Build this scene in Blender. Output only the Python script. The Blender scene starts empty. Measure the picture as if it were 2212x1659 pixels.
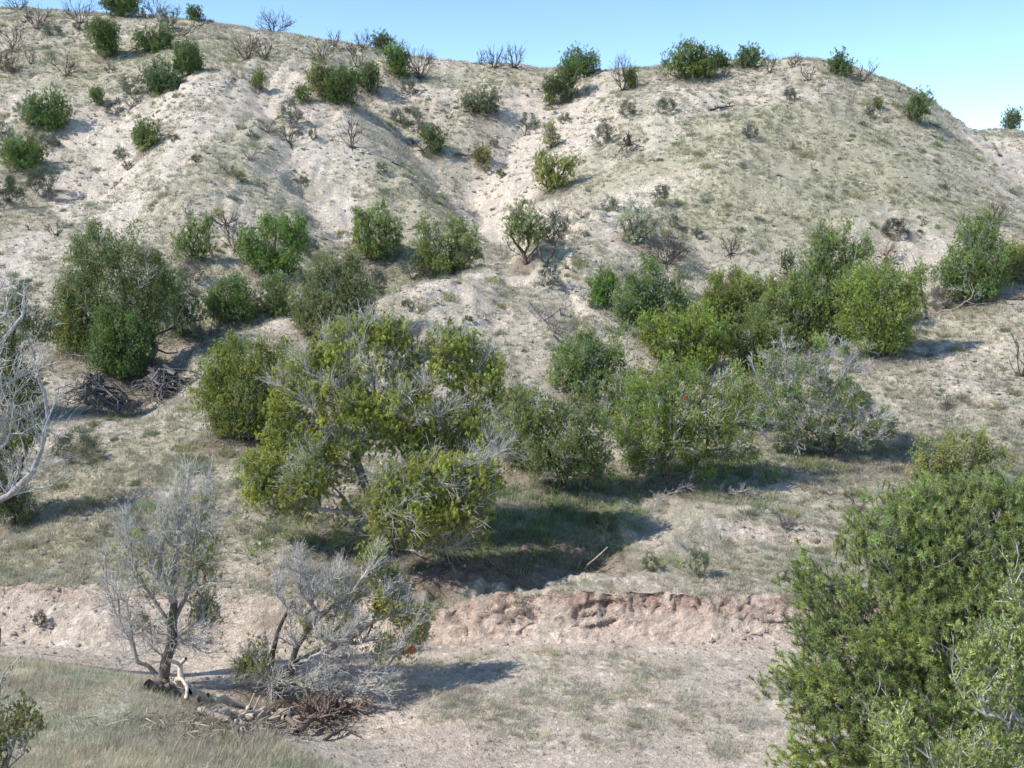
import bpy, math, random
import numpy as np
from mathutils import Vector

rng = np.random.default_rng(7)
random.seed(7)
sc = bpy.context.scene
col = sc.collection
# ------------------------------------------------------------------ camera
PITCH = math.radians(9.7)
FPX = 2219.0
CX, CY = 1106.0, 829.5
cp, sp = math.cos(PITCH), math.sin(PITCH)
cam_d = bpy.data.cameras.new("camera")
cam = bpy.data.objects.new("camera", cam_d)
col.objects.link(cam)
cam.location = (0, 0, 0)
cam.rotation_euler = (math.pi / 2 - PITCH, 0, 0)
cam_d.sensor_width = 36.0
cam_d.lens = 36.0 * FPX / 2212.0
cam_d.clip_start = 0.1
cam_d.clip_end = 3000
sc.camera = cam

def pdir(px, py):
    """direction of a point of the photograph, scaled so that its forward (y) part is 1"""
    px = np.asarray(px, float); py = np.asarray(py, float)
    dx = (px - CX) / FPX; dy = (CY - py) / FPX
    fy = cp + dy * sp
    fz = -sp + dy * cp
    return dx / fy, fz / fy
def ptY(px, py, Y):
    a, b = pdir(px, py)
    return np.array([a * Y, Y, b * Y])
def ptZ(px, py, Z):
    a, b = pdir(px, py)
    Y = Z / b
    return np.array([a * Y, Y, Z])

# ------------------------------------------------------------------ noise
def _hash(ix, iy, iz, seed):
    h = (ix.astype(np.int64) * 374761393 + iy.astype(np.int64) * 668265263 + iz.astype(np.int64) * 2147483647 + seed * 974634777) & 0xFFFFFFFF
    h = ((h ^ (h >> 13)) * 1274126177) & 0xFFFFFFFF
    h = (h ^ (h >> 16)) & 0xFFFFFFFF
    return h.astype(np.float64) / 4294967295.0
def vn(x, y, seed=0, z=None):
    ix = np.floor(x); iy = np.floor(y)
    fx = x - ix; fy = y - iy
    fx = fx * fx * (3 - 2 * fx); fy = fy * fy * (3 - 2 * fy)
    if z is None:
        o = np.zeros_like(ix)
        a = _hash(ix, iy, o, seed); b = _hash(ix + 1, iy, o, seed)
        c = _hash(ix, iy + 1, o, seed); d = _hash(ix + 1, iy + 1, o, seed)
        return (a + (b - a) * fx) * (1 - fy) + (c + (d - c) * fx) * fy
    iz = np.floor(z); fz = z - iz; fz = fz * fz * (3 - 2 * fz)
    r = 0
    for k in (0, 1):
        a = _hash(ix, iy, iz + k, seed); b = _hash(ix + 1, iy, iz + k, seed)
        c = _hash(ix, iy + 1, iz + k, seed); d = _hash(ix + 1, iy + 1, iz + k, seed)
        v = (a + (b - a) * fx) * (1 - fy) + (c + (d - c) * fx) * fy
        r = r + v * (fz if k else 1 - fz)
    return r
def fbm(x, y, seed=0, oct=4, z=None, gain=.5):
    s = 0; a = 1; t = 0
    for k in range(oct):
        f = 2.03 ** k
        s = s + a * (vn(x * f + 17 * k, y * f - 9 * k, seed + k, None if z is None else z * f) - .5)
        t += a; a *= gain
    return s / t * 2      # about -1..1
def sstep(a, b, x):
    t = np.clip((x - a) / (b - a), 0, 1)
    return t * t * (3 - 2 * t)

# ------------------------------------------------------------------ terrain
class TPS:
    def __init__(self, P, lam=1e-3):
        P = np.asarray(P, float)
        self.p = P[:, :2] / 10.0
        n = len(P)
        K = self.k(self.p, self.p) + lam * np.eye(n)
        A = np.zeros((n + 3, n + 3)); A[:n, :n] = K
        A[:n, n] = 1; A[:n, n + 1:] = self.p; A[n, :n] = 1; A[n + 1:, :n] = self.p.T
        b = np.zeros(n + 3); b[:n] = P[:, 2]
        self.w = np.linalg.solve(A, b)
    def k(self, a, b):
        r2 = ((a[:, None, :] - b[None, :, :]) ** 2).sum(-1)
        return .5 * r2 * np.log(r2 + 1e-12)
    def __call__(self, x, y):
        q = np.stack([np.ravel(x), np.ravel(y)], 1) / 10.0
        out = np.empty(len(q)); n = len(self.p)
        for i in range(0, len(q), 20000):
            qq = q[i:i + 20000]
            out[i:i + 20000] = self.k(qq, self.p) @ self.w[:n] + self.w[n] + qq @ self.w[n + 1:]
        return out.reshape(np.shape(x))

up = []
def colm(px, lst):
    for py, Y in lst:
        up.append(ptY(px, py, Y))
colm(-450, [(1290, 22.8), (1150, 26), (1000, 30), (850, 35), (700, 41), (550, 47), (400, 54), (250, 62), (100, 71), (20, 79)])
colm(0, [(1290, 22.8), (1150, 26), (1000, 29.5), (850, 34), (700, 40), (550, 46), (400, 53), (250, 61), (120, 70), (22, 79)])
colm(300, [(1290, 22.8), (1150, 25.6), (1000, 29), (850, 33.5), (720, 39), (600, 44), (480, 49), (380, 54), (280, 59.5), (180, 65), (100, 71), (36, 78)])
colm(560, [(1290, 22.8), (1150, 25.5), (1000, 29), (850, 34), (700, 40), (600, 44), (450, 50), (300, 57), (200, 63), (120, 69), (62, 76)])
colm(850, [(1290, 22.8), (1150, 25.8), (1000, 29.2), (850, 34.5), (700, 40), (600, 45), (480, 52), (400, 56), (300, 62), (200, 68), (112, 75)])
colm(1106, [(1290, 22.8), (1150, 26), (1000, 30), (850, 35), (700, 40), (600, 44.5), (500, 51), (400, 58), (300, 63.5), (220, 68), (142, 74)])
colm(1400, [(1290, 22.8), (1150, 26.3), (1000, 30.5), (850, 36), (700, 41), (600, 45.5), (500, 49.5), (400, 54), (300, 59.5), (200, 66), (152, 70)])
colm(1650, [(1290, 22.9), (1150, 26.5), (1000, 31), (850, 36.3), (700, 42), (600, 46), (500, 50), (400, 54.5), (300, 60), (200, 66.5), (143, 72)])
colm(1850, [(400, 54.5), (300, 60.5), (172, 70)])
colm(2050, [(1290, 23), (1150, 27), (1000, 31.5), (850, 36.5), (700, 42), (600, 46), (500, 50), (400, 55), (300, 62), (255, 67)])
colm(2212, [(1290, 23), (1150, 27), (1000, 31.5), (850, 36.5), (700, 41.5), (600, 45.5), (500, 50.5), (400, 57.5), (350, 63)])
colm(2550, [(1290, 23.3), (1000, 32), (800, 38), (650, 44), (560, 49), (490, 55)])
# behind the crest the hill levels off and falls away
for px, py, Y in [(-450, 20, 79), (0, 22, 79), (300, 36, 78), (560, 62, 76), (850, 112, 75), (1106, 142, 74), (1400, 152, 70), (1650, 143, 72), (1850, 172, 70), (2050, 255, 67)]:
    p = ptY(px, py, Y)
    up.append((p[0], Y + 5, p[2] + .25)); up.append((p[0] * 1.05, Y + 16, p[2] - .7)); up.append((p[0] * 1.15, Y + 34, p[2] - 4))
p = ptY(2212, 350, 63); up.append((p[0] + 1, 73, p[2] - 1.2)); up.append((p[0] + 7, 82, p[2] - .5))
up.append(ptY(2130, 284, 92)); up.append(ptY(2225, 308, 93)); up.append(ptY(2380, 350, 92)); up.append(ptY(2600, 440, 90))
up.append(ptY(2190, 335, 84))
UP = TPS(up)

lo = []
for px, py, Y in [(-300, 1659, 13), (0, 1659, 13), (300, 1659, 13), (520, 1659, 14), (-300, 1440, 17.3), (0, 1442, 17.1), (150, 1455, 16.7), (270, 1482, 16.2), (450, 1572, 15.4), (590, 1625, 15.2),
                  (100, 1550, 15), (300, 1560, 14.8)]:
    lo.append(ptY(px, py, Y))
for px, py in [(-500, 1390), (-300, 1405), (0, 1385), (230, 1400), (330, 1440), (430, 1480), (560, 1540), (640, 1570), (780, 1600), (900, 1640), (1100, 1659), (1400, 1659), (1800, 1659), (2300, 1659),
               (1000, 1520), (1400, 1520), (1800, 1520), (2200, 1500), (900, 1400), (1400, 1400), (2000, 1400), (2600, 1450), (620, 1450), (620, 1390)]:
    lo.append(ptZ(px, py, -9.8))
for x, y, z in [(0, 0, -2), (12, 0, -2.4), (-12, 0, -2), (-8, 5, -3.9), (0, 5, -4.0), (8, 5, -4.6), (-5, 9, -6.2), (0, 9.3, -6.5), (4, 10, -7.2), (8, 11, -7.9), (0, 12, -7.7), (3, 12.5, -8.5), (3, 14.5, -9.4), (7, 14, -9.4),
                (0, -15, -.5), (25, -15, -.5), (-25, -15, -.5), (25, 5, -5), (-25, 5, -4), (-22, 13, -7.2), (24, 14, -9)]:
    lo.append((x, y, z))
LO = TPS(lo, 1e-4)

bankpx = [(-900, 1400), (-300, 1402), (0, 1396), (200, 1408), (350, 1400), (480, 1388), (640, 1392), (900, 1402), (990, 1393), (1250, 1390), (1500, 1388), (1720, 1392), (2000, 1398), (2600, 1400), (3200, 1400)]
BK = np.array([ptZ(a, b, -9.8)[:2] for a, b in bankpx])
def bank_d(x, y):
    yb = np.interp(x, BK[:, 0], BK[:, 1])
    return y - yb + .14 * fbm(x * 1.1, y * .6, 31, 3) + .05 * fbm(x * 5, y * 3, 35, 2)
BW = np.array([(-30, 1.5), (-9, 1.4), (-7.6, 1.1), (-6.0, .55), (-4, .6), (-2, .9), (-1.2, .75), (5.5, .8), (8, 1.0), (20, 1.4)])
def polyd(x, y, P):
    """distance to a polyline, and the place along it (0..1)"""
    best = np.full(np.shape(x), 1e9); u = np.zeros(np.shape(x)); n = len(P) - 1
    for i in range(n):
        ax, ay = P[i]; bx, by = P[i + 1]
        dx, dy = bx - ax, by - ay
        t = np.clip(((x - ax) * dx + (y - ay) * dy) / (dx * dx + dy * dy + 1e-9), 0, 1)
        d = np.hypot(x - ax - t * dx, y - ay - t * dy)
        m = d < best
        best = np.where(m, d, best); u = np.where(m, (i + t) / n, u)
    return best, u
FEAT = []
BARE = []
def H0(x, y, feats=True):
    x = np.asarray(x, float); y = np.asarray(y, float)
    h = UP(x, y)
    if feats:
        for P, amp, w, sharp in FEAT:
            b0 = P.min(0) - 3 * w; b1 = P.max(0) + 3 * w
            m = (x > b0[0]) & (x < b1[0]) & (y > b0[1]) & (y < b1[1])
            if not m.any(): continue
            xs, ys = x[m], y[m]
            d, u = polyd(xs + .35 * w * fbm(xs / w, ys / w, 51, 2), ys + .35 * w * fbm(xs / w, ys / w, 57, 2), P)
            e = np.exp(-(d / w) ** 2) if not sharp else np.clip(1 - d / (1.6 * w), 0, 1) ** 1.2
            fade = np.minimum(1, 8 * np.minimum(u + .06, 1.06 - u))
            hh = h[m]; hh += amp * e * fade; h[m] = hh
    lo_ = LO(x, np.minimum(y, 30))
    d = bank_d(x, y)
    w = np.interp(x, BW[:, 0], BW[:, 1])
    t = np.clip(d / w, 0, 1)
    s = np.where(x > -2.0, np.clip(.42 * t ** 1.0 + .58 * sstep(.45, 1, t), 0, 1), sstep(0, 1, t))
    h = np.where(d <= 0, lo_, lo_ * (1 - s) + np.maximum(h, lo_) * s)
    # far beyond everything the land sinks to a plain that reaches the horizon
    r = np.hypot(x, y)
    f = sstep(115, 260, r)
    h = h * (1 - f) + (-14) * f
    f2 = sstep(-4, -60, y)
    h = h * (1 - f2) + (-3) * f2
    return h
def H(x, y):
    x = np.asarray(x, float); y = np.asarray(y, float)
    h = H0(x, y)
    r = np.hypot(x, y)
    amp = sstep(21, 40, y)
    h = h + (.10 + .28 * amp) * fbm(x / 4.5, y / 4.5, 3, 3) + (.035 + .07 * amp) * fbm(x / .9, y / .9, 9, 3)
    # small ledges on the bare slopes
    up_ = sstep(30, 44, y)
    wx = x + .9 * fbm(x / 4, y / 6, 46, 2)
    rl = 1 - np.abs(fbm(wx / 1.7, y / 8.5, 47, 3)) * 2.4
    h = h - up_ * .20 * np.clip(rl, 0, 1) ** 2 * np.clip(.6 + .9 * fbm(x / 9, y / 9, 48, 2), 0, 1.2)
    bb = blobval(BARE, x, y) if len(BARE) else 0
    k = amp * np.clip(sstep(.05, .5, fbm(x / 7, y / 9, 41, 2)) * .5 + bb * up_, 0, 1)
    st = (h + .5 * fbm(x / 3, y / 3, 44, 2)) / .5
    fr = st - np.floor(st)
    h = h + k * .30 * (sstep(.6, .74, fr) - fr) * np.clip(.5 + 1.4 * fbm(x / 1.8, y / 1.8, 49, 2), 0, 1.2)
    h = h + amp * .03 * fbm(x / .35, y / .35, 50, 2)
    return h
def cast(px, py, f=None, lo=7.0, hi=120.0, n=700):
    f = f or H
    px = np.atleast_1d(np.asarray(px, float)); py = np.atleast_1d(np.asarray(py, float))
    a, b = pdir(px, py)
    Y = np.geomspace(lo, hi, n)
    XX = a[:, None] * Y[None]; YY = np.broadcast_to(Y, XX.shape); ZZ = b[:, None] * Y[None]
    D = ZZ - f(XX, YY)
    hit = D < 0
    idx = np.where(hit.any(1), hit.argmax(1), -1)
    out = np.empty((len(px), 3))
    for i in range(len(px)):
        k = idx[i]
        if k <= 0:
            m = np.where((Y > 45) & (Y < 100), D[i], 1e9)
            k = int(np.argmin(m / Y)); y = Y[k]
        else:
            t = D[i, k - 1] / (D[i, k - 1] - D[i, k]); y = Y[k - 1] + t * (Y[k] - Y[k - 1])
        x = a[i] * y
        out[i] = (x, y, 0)
    out[:, 2] = f(out[:, 0], out[:, 1])
    return out
def feat(pts, amp, w, sharp=False):
    P = cast([p[0] for p in pts], [p[1] for p in pts], lambda x, y: H0(x, y, False))[:, :2]
    return (P, amp, w, sharp)
F_ = []
F_.append(feat([(1180, 215), (1110, 300), (1020, 380), (1040, 440), (1090, 510), (1060, 560)], -1.15, 2.6, True))
F_.append(feat([(1490, 400), (1380, 440), (1230, 470), (1100, 520)], -.45, 1.8))
F_.append(feat([(770, 185), (880, 290), (950, 345), (1010, 400)], -.95, 2.4, True))
F_.append(feat([(560, 150), (590, 260), (640, 350), (700, 430), (760, 520), (850, 590)], -.75, 2.6, True))
F_.append(feat([(10, 290), (90, 420)], -.6, 3.0))
F_.append(feat([(200, 330), (260, 420), (230, 520)], -.6, 2.0))
F_.append(feat([(1020, 590), (850, 600), (650, 690), (450, 715), (330, 780), (230, 880)], -.9, 1.9))
F_.append(feat([(1980, 540), (1900, 640), (1600, 740), (1400, 800), (1200, 880)], -.7, 2.2))
F_.append(feat([(1440, 1110), (1350, 1160), (1265, 1215), (1130, 1250), (1010, 1275), (930, 1320), (890, 1385)], -.40, .6, True))
F_.append(feat([(635, 375), (660, 385), (690, 395)], -1.3, .55, True)); F_.append(feat([(680, 440), (715, 458)], -1.1, .45, True)); F_.append(feat([(1180, 850), (1130, 858)], -.6, .5, True)); F_.append(feat([(215, 1075), (250, 1082)], -.5, .4, True))
F_.append(feat([(1330, 505), (1180, 560), (1050, 585), (920, 640), (850, 690)], .9, 2.6))
F_.append(feat([(640, 690), (480, 735), (380, 765)], .7, 1.8))
F_.append(feat([(1770, 165), (1700, 330), (1600, 480)], 1.6, 7.0))
F_.append(feat([(430, 160), (460, 300), (400, 420), (320, 480)], .9, 4.2))
F_.append(feat([(680, 130), (780, 330), (900, 450)], .7, 3.6))
F_.append(feat([(1780, 1165), (1600, 1150), (1480, 1180)], -.4, .5, True))
FEAT[:] = F_

def cblob(lst):
    """ellipses (px, py, rx, ry, strength) of the photo laid on the ground as world ellipses"""
    A = np.array(lst, float)
    c = cast(A[:, 0], A[:, 1], H0); n = len(A)
    a = cast(A[:, 0], A[:, 1] - A[:, 3], H0); b = cast(A[:, 0], A[:, 1] + A[:, 3], H0)
    ry = np.clip(np.abs(a[:, 1] - b[:, 1]) / 2, .3, 12)
    rx = A[:, 2] / FPX * np.hypot(c[:, 1], c[:, 2])
    return np.stack([c[:, 0], c[:, 1], rx, ry, A[:, 4]], 1)
def blobval(B, x, y, wob=.35):
    v = np.zeros(np.shape(x)); nx = fbm(x / 2.2, y / 2.2, 71, 3) * wob; ny = fbm(x / .8, y / .8, 77, 2) * wob * .5
    for cx, cy, rx, ry, s in B:
        m = (np.abs(x - cx) < 2 * rx) & (np.abs(y - cy) < 2 * ry)
        if not m.any(): continue
        q = np.sqrt(((x[m] - cx) / rx) ** 2 + ((y[m] - cy) / ry) ** 2) + nx[m] + ny[m]
        v[m] = np.maximum(v[m], s * (1 - sstep(.75, 1.2, q)))
    return v
BARE = cblob([(1050, 470, 65, 60, 1), (1100, 400, 120, 50, 1), (1190, 310, 140, 45, 1), (1150, 240, 120, 30, .9), (1250, 215, 60, 20, .8), (1600, 312, 50, 16, 1), (1550, 340, 60, 20, 1), (1500, 370, 60, 20, 1), (1430, 405, 65, 20, 1),
              (1360, 440, 60, 24, 1), (1300, 475, 60, 18, .9), (1220, 500, 60, 16, .8), (700, 260, 60, 60, .8), (600, 185, 60, 36, .9), (250, 270, 110, 55, .85), (200, 400, 110, 60, .9), (250, 470, 50, 50, .9), (520, 210, 80, 40, .7),
              (730, 460, 50, 60, .9), (640, 330, 60, 40, .6), (930, 618, 75, 14, 1), (1080, 590, 90, 10, .6), (630, 705, 60, 14, .9), (420, 745, 60, 14, .9), (1960, 490, 55, 35, 1), (2000, 550, 50, 50, 1), (1540, 205, 16, 40, .8), (340, 190, 90, 36, .8),
              (2160, 318, 70, 22, 1), (420, 300, 70, 60, .6), (930, 190, 70, 26, .9), (830, 200, 60, 20, .6), (60, 220, 60, 30, .6), (140, 860, 60, 40, .6), (2100, 800, 120, 80, .4), (1160, 850, 60, 14, .8), (480, 1030, 60, 14, .9), (330, 1070, 80, 12, .6),
              (1640, 1150, 130, 20, .9), (1340, 540, 70, 16, .7), (560, 500, 40, 60, .6), (100, 330, 40, 50, .5), (480, 440, 50, 50, .5), (60, 560, 60, 50, .4), (1050, 680, 120, 30, .3), (1700, 1050, 150, 15, .3), (1260, 640, 60, 30, .4)])
GREEN = cblob([(1500, 1065, 150, 24, .9), (1340, 1105, 60, 20, .8), (1200, 1110, 190, 60, 1), (1560, 1020, 150, 26, .9), (600, 1120, 60, 60, .55), (1350, 1060, 110, 30, .9), (900, 590, 90, 16, .7), (560, 1170, 50, 40, .4), (1700, 1000, 120, 18, .6), (1150, 1190, 170, 40, .7), (1300, 1200, 70, 30, .8), (1020, 1230, 70, 20, .4), (250, 900, 70, 20, .4), (840, 1150, 120, 25, .5)])
RED_SHADE = cblob([(1180, 1195, 200, 50, .9), (1100, 1250, 120, 26, .9), (500, 955, 90, 18, 1), (610, 610, 30, 12, .9), (1900, 760, 50, 12, .6), (820, 1190, 160, 30, .8), (1000, 1220, 120, 25, .7), (930, 1260, 60, 30, .7), (130, 790, 50, 20, .4), (1500, 1040, 80, 14, .5), (1790, 990, 110, 16, .6), (1330, 1230, 60, 18, .5), (270, 840, 90, 40, .5), (1215, 1060, 80, 18, .6)])  # reddish litter and soil; the gully hollow's shade is painted in with them
OLIVE = cblob([(1750, 340, 330, 120, 1), (1650, 480, 220, 60, 1), (880, 430, 100, 70, .9), (1320, 380, 60, 30, .6), (1900, 420, 250, 70, 1), (300, 120, 300, 60, .6), (1000, 165, 200, 22, .7), (480, 340, 60, 60, .6), (300, 1000, 330, 70, .7), (200, 1200, 330, 60, .7), (600, 1100, 120, 80, .7), (1600, 1230, 300, 30, .6)])
VEGF = cblob([(1000, 1500, 160, 60, 1), (1250, 1440, 330, 28, .8), (1500, 1500, 260, 60, .9), (1250, 1560, 230, 45, .9), (1580, 1600, 140, 40, .8), (1800, 1500, 200, 90, .8), (2100, 1500, 300, 120, .7), (930, 1440, 70, 24, .6), (1350, 1620, 60, 20, .5)])
def veg(x, y):
    """0 bare .. 1 grassy"""
    d = bank_d(x, y)
    base = .62 + .45 * fbm(x / 5, y / 5, 61, 3)
    v = base * (1 - .93 * blobval(BARE, x, y))
    v = np.maximum(v, blobval(GREEN, x, y)); v = np.maximum(v, blobval(OLIVE, x, y) * (.72 + .3 * fbm(x / 2, y / 2, 67, 2)))
    f = blobval(VEGF, x, y) * (.55 + .5 * fbm(x / 1.6, y / 1.6, 66, 2))
    mound = sstep(-9.15, -8.75, LO(x, np.minimum(y, 30))) * (y < 20)
    low = np.maximum(f, mound)
    w = np.interp(x, BW[:, 0], BW[:, 1])
    s = sstep(w * .7, w * 1.05 + .1, d)
    return np.clip(np.where(d < 0, low, v * s), 0, 1), mound * (d < 0)

# ------------------------------------------------------------------ mesh + material helpers
def mesh_np(name, V, F4=None, F3=None, col_=None, mats=(), midx=None, smooth=False, attr=None):
    me = bpy.data.meshes.new(name)
    V = np.ascontiguousarray(V, np.float32)
    n4 = 0 if F4 is None else len(F4); n3 = 0 if F3 is None else len(F3)
    loops = []
    if n4: loops.append(np.asarray(F4, np.int32).ravel())
    if n3: loops.append(np.asarray(F3, np.int32).ravel())
    L = np.concatenate(loops)
    me.vertices.add(len(V)); me.vertices.foreach_set("co", V.ravel())
    me.loops.add(len(L)); me.loops.foreach_set("vertex_index", L)
    me.polygons.add(n4 + n3)
    st = np.concatenate([np.arange(n4) * 4, n4 * 4 + np.arange(n3) * 3]).astype(np.int32)
    me.polygons.foreach_set("loop_start", st)
    if midx is not None: me.polygons.foreach_set("material_index", np.asarray(midx, np.int32))
    me.polygons.foreach_set("use_smooth", np.full(n4 + n3, bool(smooth)))
    me.update(calc_edges=True)
    if col_ is not None:
        a = me.color_attributes.new("Col", 'FLOAT_COLOR', 'POINT')
        c = np.ones((len(V), 4), np.float32); c[:, :3] = col_
        a.data.foreach_set("color", c.ravel())
    for m in mats: me.materials.append(m)
    return me
def link(name, me, parent=None, loc=None):
    o = bpy.data.objects.new(name, me); col.objects.link(o)
    if loc is not None: o.location = loc
    if parent is not None: o.parent = parent
    return o
def tag(o, label=None, cat=None, group=None, kind=None):
    if label: o["label"] = label
    if cat: o["category"] = cat
    if group: o["group"] = group
    if kind: o["kind"] = kind
    return o
def N(nt, t, **kw):
    n = nt.nodes.new(t)
    for k, v in kw.items(): setattr(n, k, v)
    return n
def new_mat(name):
    m = bpy.data.materials.new(name); m.use_nodes = True
    nt = m.node_tree; nt.nodes.clear()
    out = N(nt, 'ShaderNodeOutputMaterial')
    return m, nt, out
def leaf_mat(name, transl=.22, rough=.6, spec=.25, varscale=1.5, var=.35):
    m, nt, out = new_mat(name)
    a = N(nt, 'ShaderNodeAttribute'); a.attribute_name = "Col"
    tc = N(nt, 'ShaderNodeTexCoord'); no = N(nt, 'ShaderNodeTexNoise'); no.inputs['Scale'].default_value = varscale; no.inputs['Detail'].default_value = 3
    nt.links.new(tc.outputs['Object'], no.inputs['Vector'])
    mr = N(nt, 'ShaderNodeMapRange'); mr.inputs['From Min'].default_value = .3; mr.inputs['From Max'].default_value = .7
    mr.inputs['To Min'].default_value = 1 - var; mr.inputs['To Max'].default_value = 1 + var
    nt.links.new(no.outputs['Fac'], mr.inputs['Value'])
    mx = N(nt, 'ShaderNodeVectorMath', operation='SCALE')
    nt.links.new(a.outputs['Color'], mx.inputs[0]); nt.links.new(mr.outputs['Result'], mx.inputs['Scale'])
    p = N(nt, 'ShaderNodeBsdfPrincipled'); p.inputs['Roughness'].default_value = rough; p.inputs['Specular IOR Level'].default_value = spec
    nt.links.new(mx.outputs['Vector'], p.inputs['Base Color'])
    if transl > 0:
        t = N(nt, 'ShaderNodeBsdfTranslucent'); nt.links.new(mx.outputs['Vector'], t.inputs['Color'])
        ms = N(nt, 'ShaderNodeMixShader'); ms.inputs[0].default_value = transl
        nt.links.new(p.outputs[0], ms.inputs[1]); nt.links.new(t.outputs[0], ms.inputs[2]); nt.links.new(ms.outputs[0], out.inputs['Surface'])
    else:
        nt.links.new(p.outputs[0], out.inputs['Surface'])
    return m
M_LEAF = leaf_mat("juniper foliage", .28, .6, .25, 1.2, .22)
M_NEEDLE = leaf_mat("pine needles", .32, .45, .4, 2, .2)
M_GRASS = leaf_mat("dry grass blades", .48, .7, .15, 3, .2)
def bark_mat(name, bump=.4):
    m, nt, out = new_mat(name)
    a = N(nt, 'ShaderNodeAttribute'); a.attribute_name = "Col"
    tc = N(nt, 'ShaderNodeTexCoord'); mp = N(nt, 'ShaderNodeMapping'); mp.inputs['Scale'].default_value = (1, 1, .25)
    no = N(nt, 'ShaderNodeTexNoise'); no.inputs['Scale'].default_value = 26; no.inputs['Detail'].default_value = 5; no.inputs['Roughness'].default_value = .7
    nt.links.new(tc.outputs['Object'], mp.inputs['Vector']); nt.links.new(mp.outputs['Vector'], no.inputs['Vector'])
    mr = N(nt, 'ShaderNodeMapRange'); mr.inputs['From Min'].default_value = .3; mr.inputs['From Max'].default_value = .7; mr.inputs['To Min'].default_value = .55; mr.inputs['To Max'].default_value = 1.35
    nt.links.new(no.outputs['Fac'], mr.inputs['Value'])
    mx = N(nt, 'ShaderNodeVectorMath', operation='SCALE')
    nt.links.new(a.outputs['Color'], mx.inputs[0]); nt.links.new(mr.outputs['Result'], mx.inputs['Scale'])
    p = N(nt, 'ShaderNodeBsdfPrincipled'); p.inputs['Roughness'].default_value = .85; p.inputs['Specular IOR Level'].default_value = .15
    nt.links.new(mx.outputs['Vector'], p.inputs['Base Color'])
    b = N(nt, 'ShaderNodeBump'); b.inputs['Strength'].default_value = bump; b.inputs['Distance'].default_value = .03
    nt.links.new(no.outputs['Fac'], b.inputs['Height']); nt.links.new(b.outputs[0], p.inputs['Normal'])
    nt.links.new(p.outputs[0], out.inputs['Surface'])
    return m
M_BARK = bark_mat("weathered bark")
def ground_mat():
    m, nt, out = new_mat("dry hillside soil")
    a = N(nt, 'ShaderNodeAttribute'); a.attribute_name = "Col"
    tc = N(nt, 'ShaderNodeTexCoord')
    def noise(s, d=4, r=.6):
        no = N(nt, 'ShaderNodeTexNoise'); no.inputs['Scale'].default_value = s; no.inputs['Detail'].default_value = d; no.inputs['Roughness'].default_value = r
        nt.links.new(tc.outputs['Object'], no.inputs['Vector']); return no
    def mrange(src, a0, a1, b0, b1):
        mr = N(nt, 'ShaderNodeMapRange'); mr.inputs['From Min'].default_value = a0; mr.inputs['From Max'].default_value = a1; mr.inputs['To Min'].default_value = b0; mr.inputs['To Max'].default_value = b1
        nt.links.new(src, mr.inputs['Value']); return mr.outputs['Result']
    n1 = noise(1.3, 6, .65); n2 = noise(9, 5, .7); n3 = noise(38, 3, .7)
    f1 = mrange(n1.outputs['Fac'], .3, .7, .84, 1.14); f2 = mrange(n2.outputs['Fac'], .3, .7, .72, 1.22); f3 = mrange(n3.outputs['Fac'], .3, .7, .68, 1.22)
    q = N(nt, 'ShaderNodeMath', operation='MULTIPLY'); nt.links.new(f1, q.inputs[0]); nt.links.new(f2, q.inputs[1])
    q2 = N(nt, 'ShaderNodeMath', operation='MULTIPLY'); nt.links.new(q.outputs[0], q2.inputs[0]); nt.links.new(f3, q2.inputs[1])
    # pebbles: small cells, some pale, some dark
    vo = N(nt, 'ShaderNodeTexVoronoi'); vo.inputs['Scale'].default_value = 7.5; nt.links.new(tc.outputs['Object'], vo.inputs['Vector'])
    sep = N(nt, 'ShaderNodeSeparateColor'); nt.links.new(vo.outputs['Color'], sep.inputs[0])
    peb = mrange(sep.outputs[0], .8, .95, 1.0, 1.3)
    q3 = N(nt, 'ShaderNodeMath', operation='MULTIPLY'); nt.links.new(q2.outputs[0], q3.inputs[0]); nt.links.new(peb, q3.inputs[1])
    mx = N(nt, 'ShaderNodeVectorMath', operation='SCALE'); nt.links.new(a.outputs['Color'], mx.inputs[0]); nt.links.new(q3.outputs[0], mx.inputs['Scale'])
    p = N(nt, 'ShaderNodeBsdfPrincipled'); p.inputs['Roughness'].default_value = .95; p.inputs['Specular IOR Level'].default_value = .08
    nt.links.new(mx.outputs['Vector'], p.inputs['Base Color'])
    b = N(nt, 'ShaderNodeBump'); b.inputs['Strength'].default_value = .9; b.inputs['Distance'].default_value = .16
    b2 = N(nt, 'ShaderNodeBump'); b2.inputs['Strength'].default_value = .6; b2.inputs['Distance'].default_value = .03
    nt.links.new(n2.outputs['Fac'], b.inputs['Height']); nt.links.new(n3.outputs['Fac'], b2.inputs['Height'])
    nt.links.new(b.outputs[0], b2.inputs['Normal']); nt.links.new(b2.outputs[0], p.inputs['Normal'])
    nt.links.new(p.outputs[0], out.inputs['Surface'])
    return m
M_GROUND = ground_mat()

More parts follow.
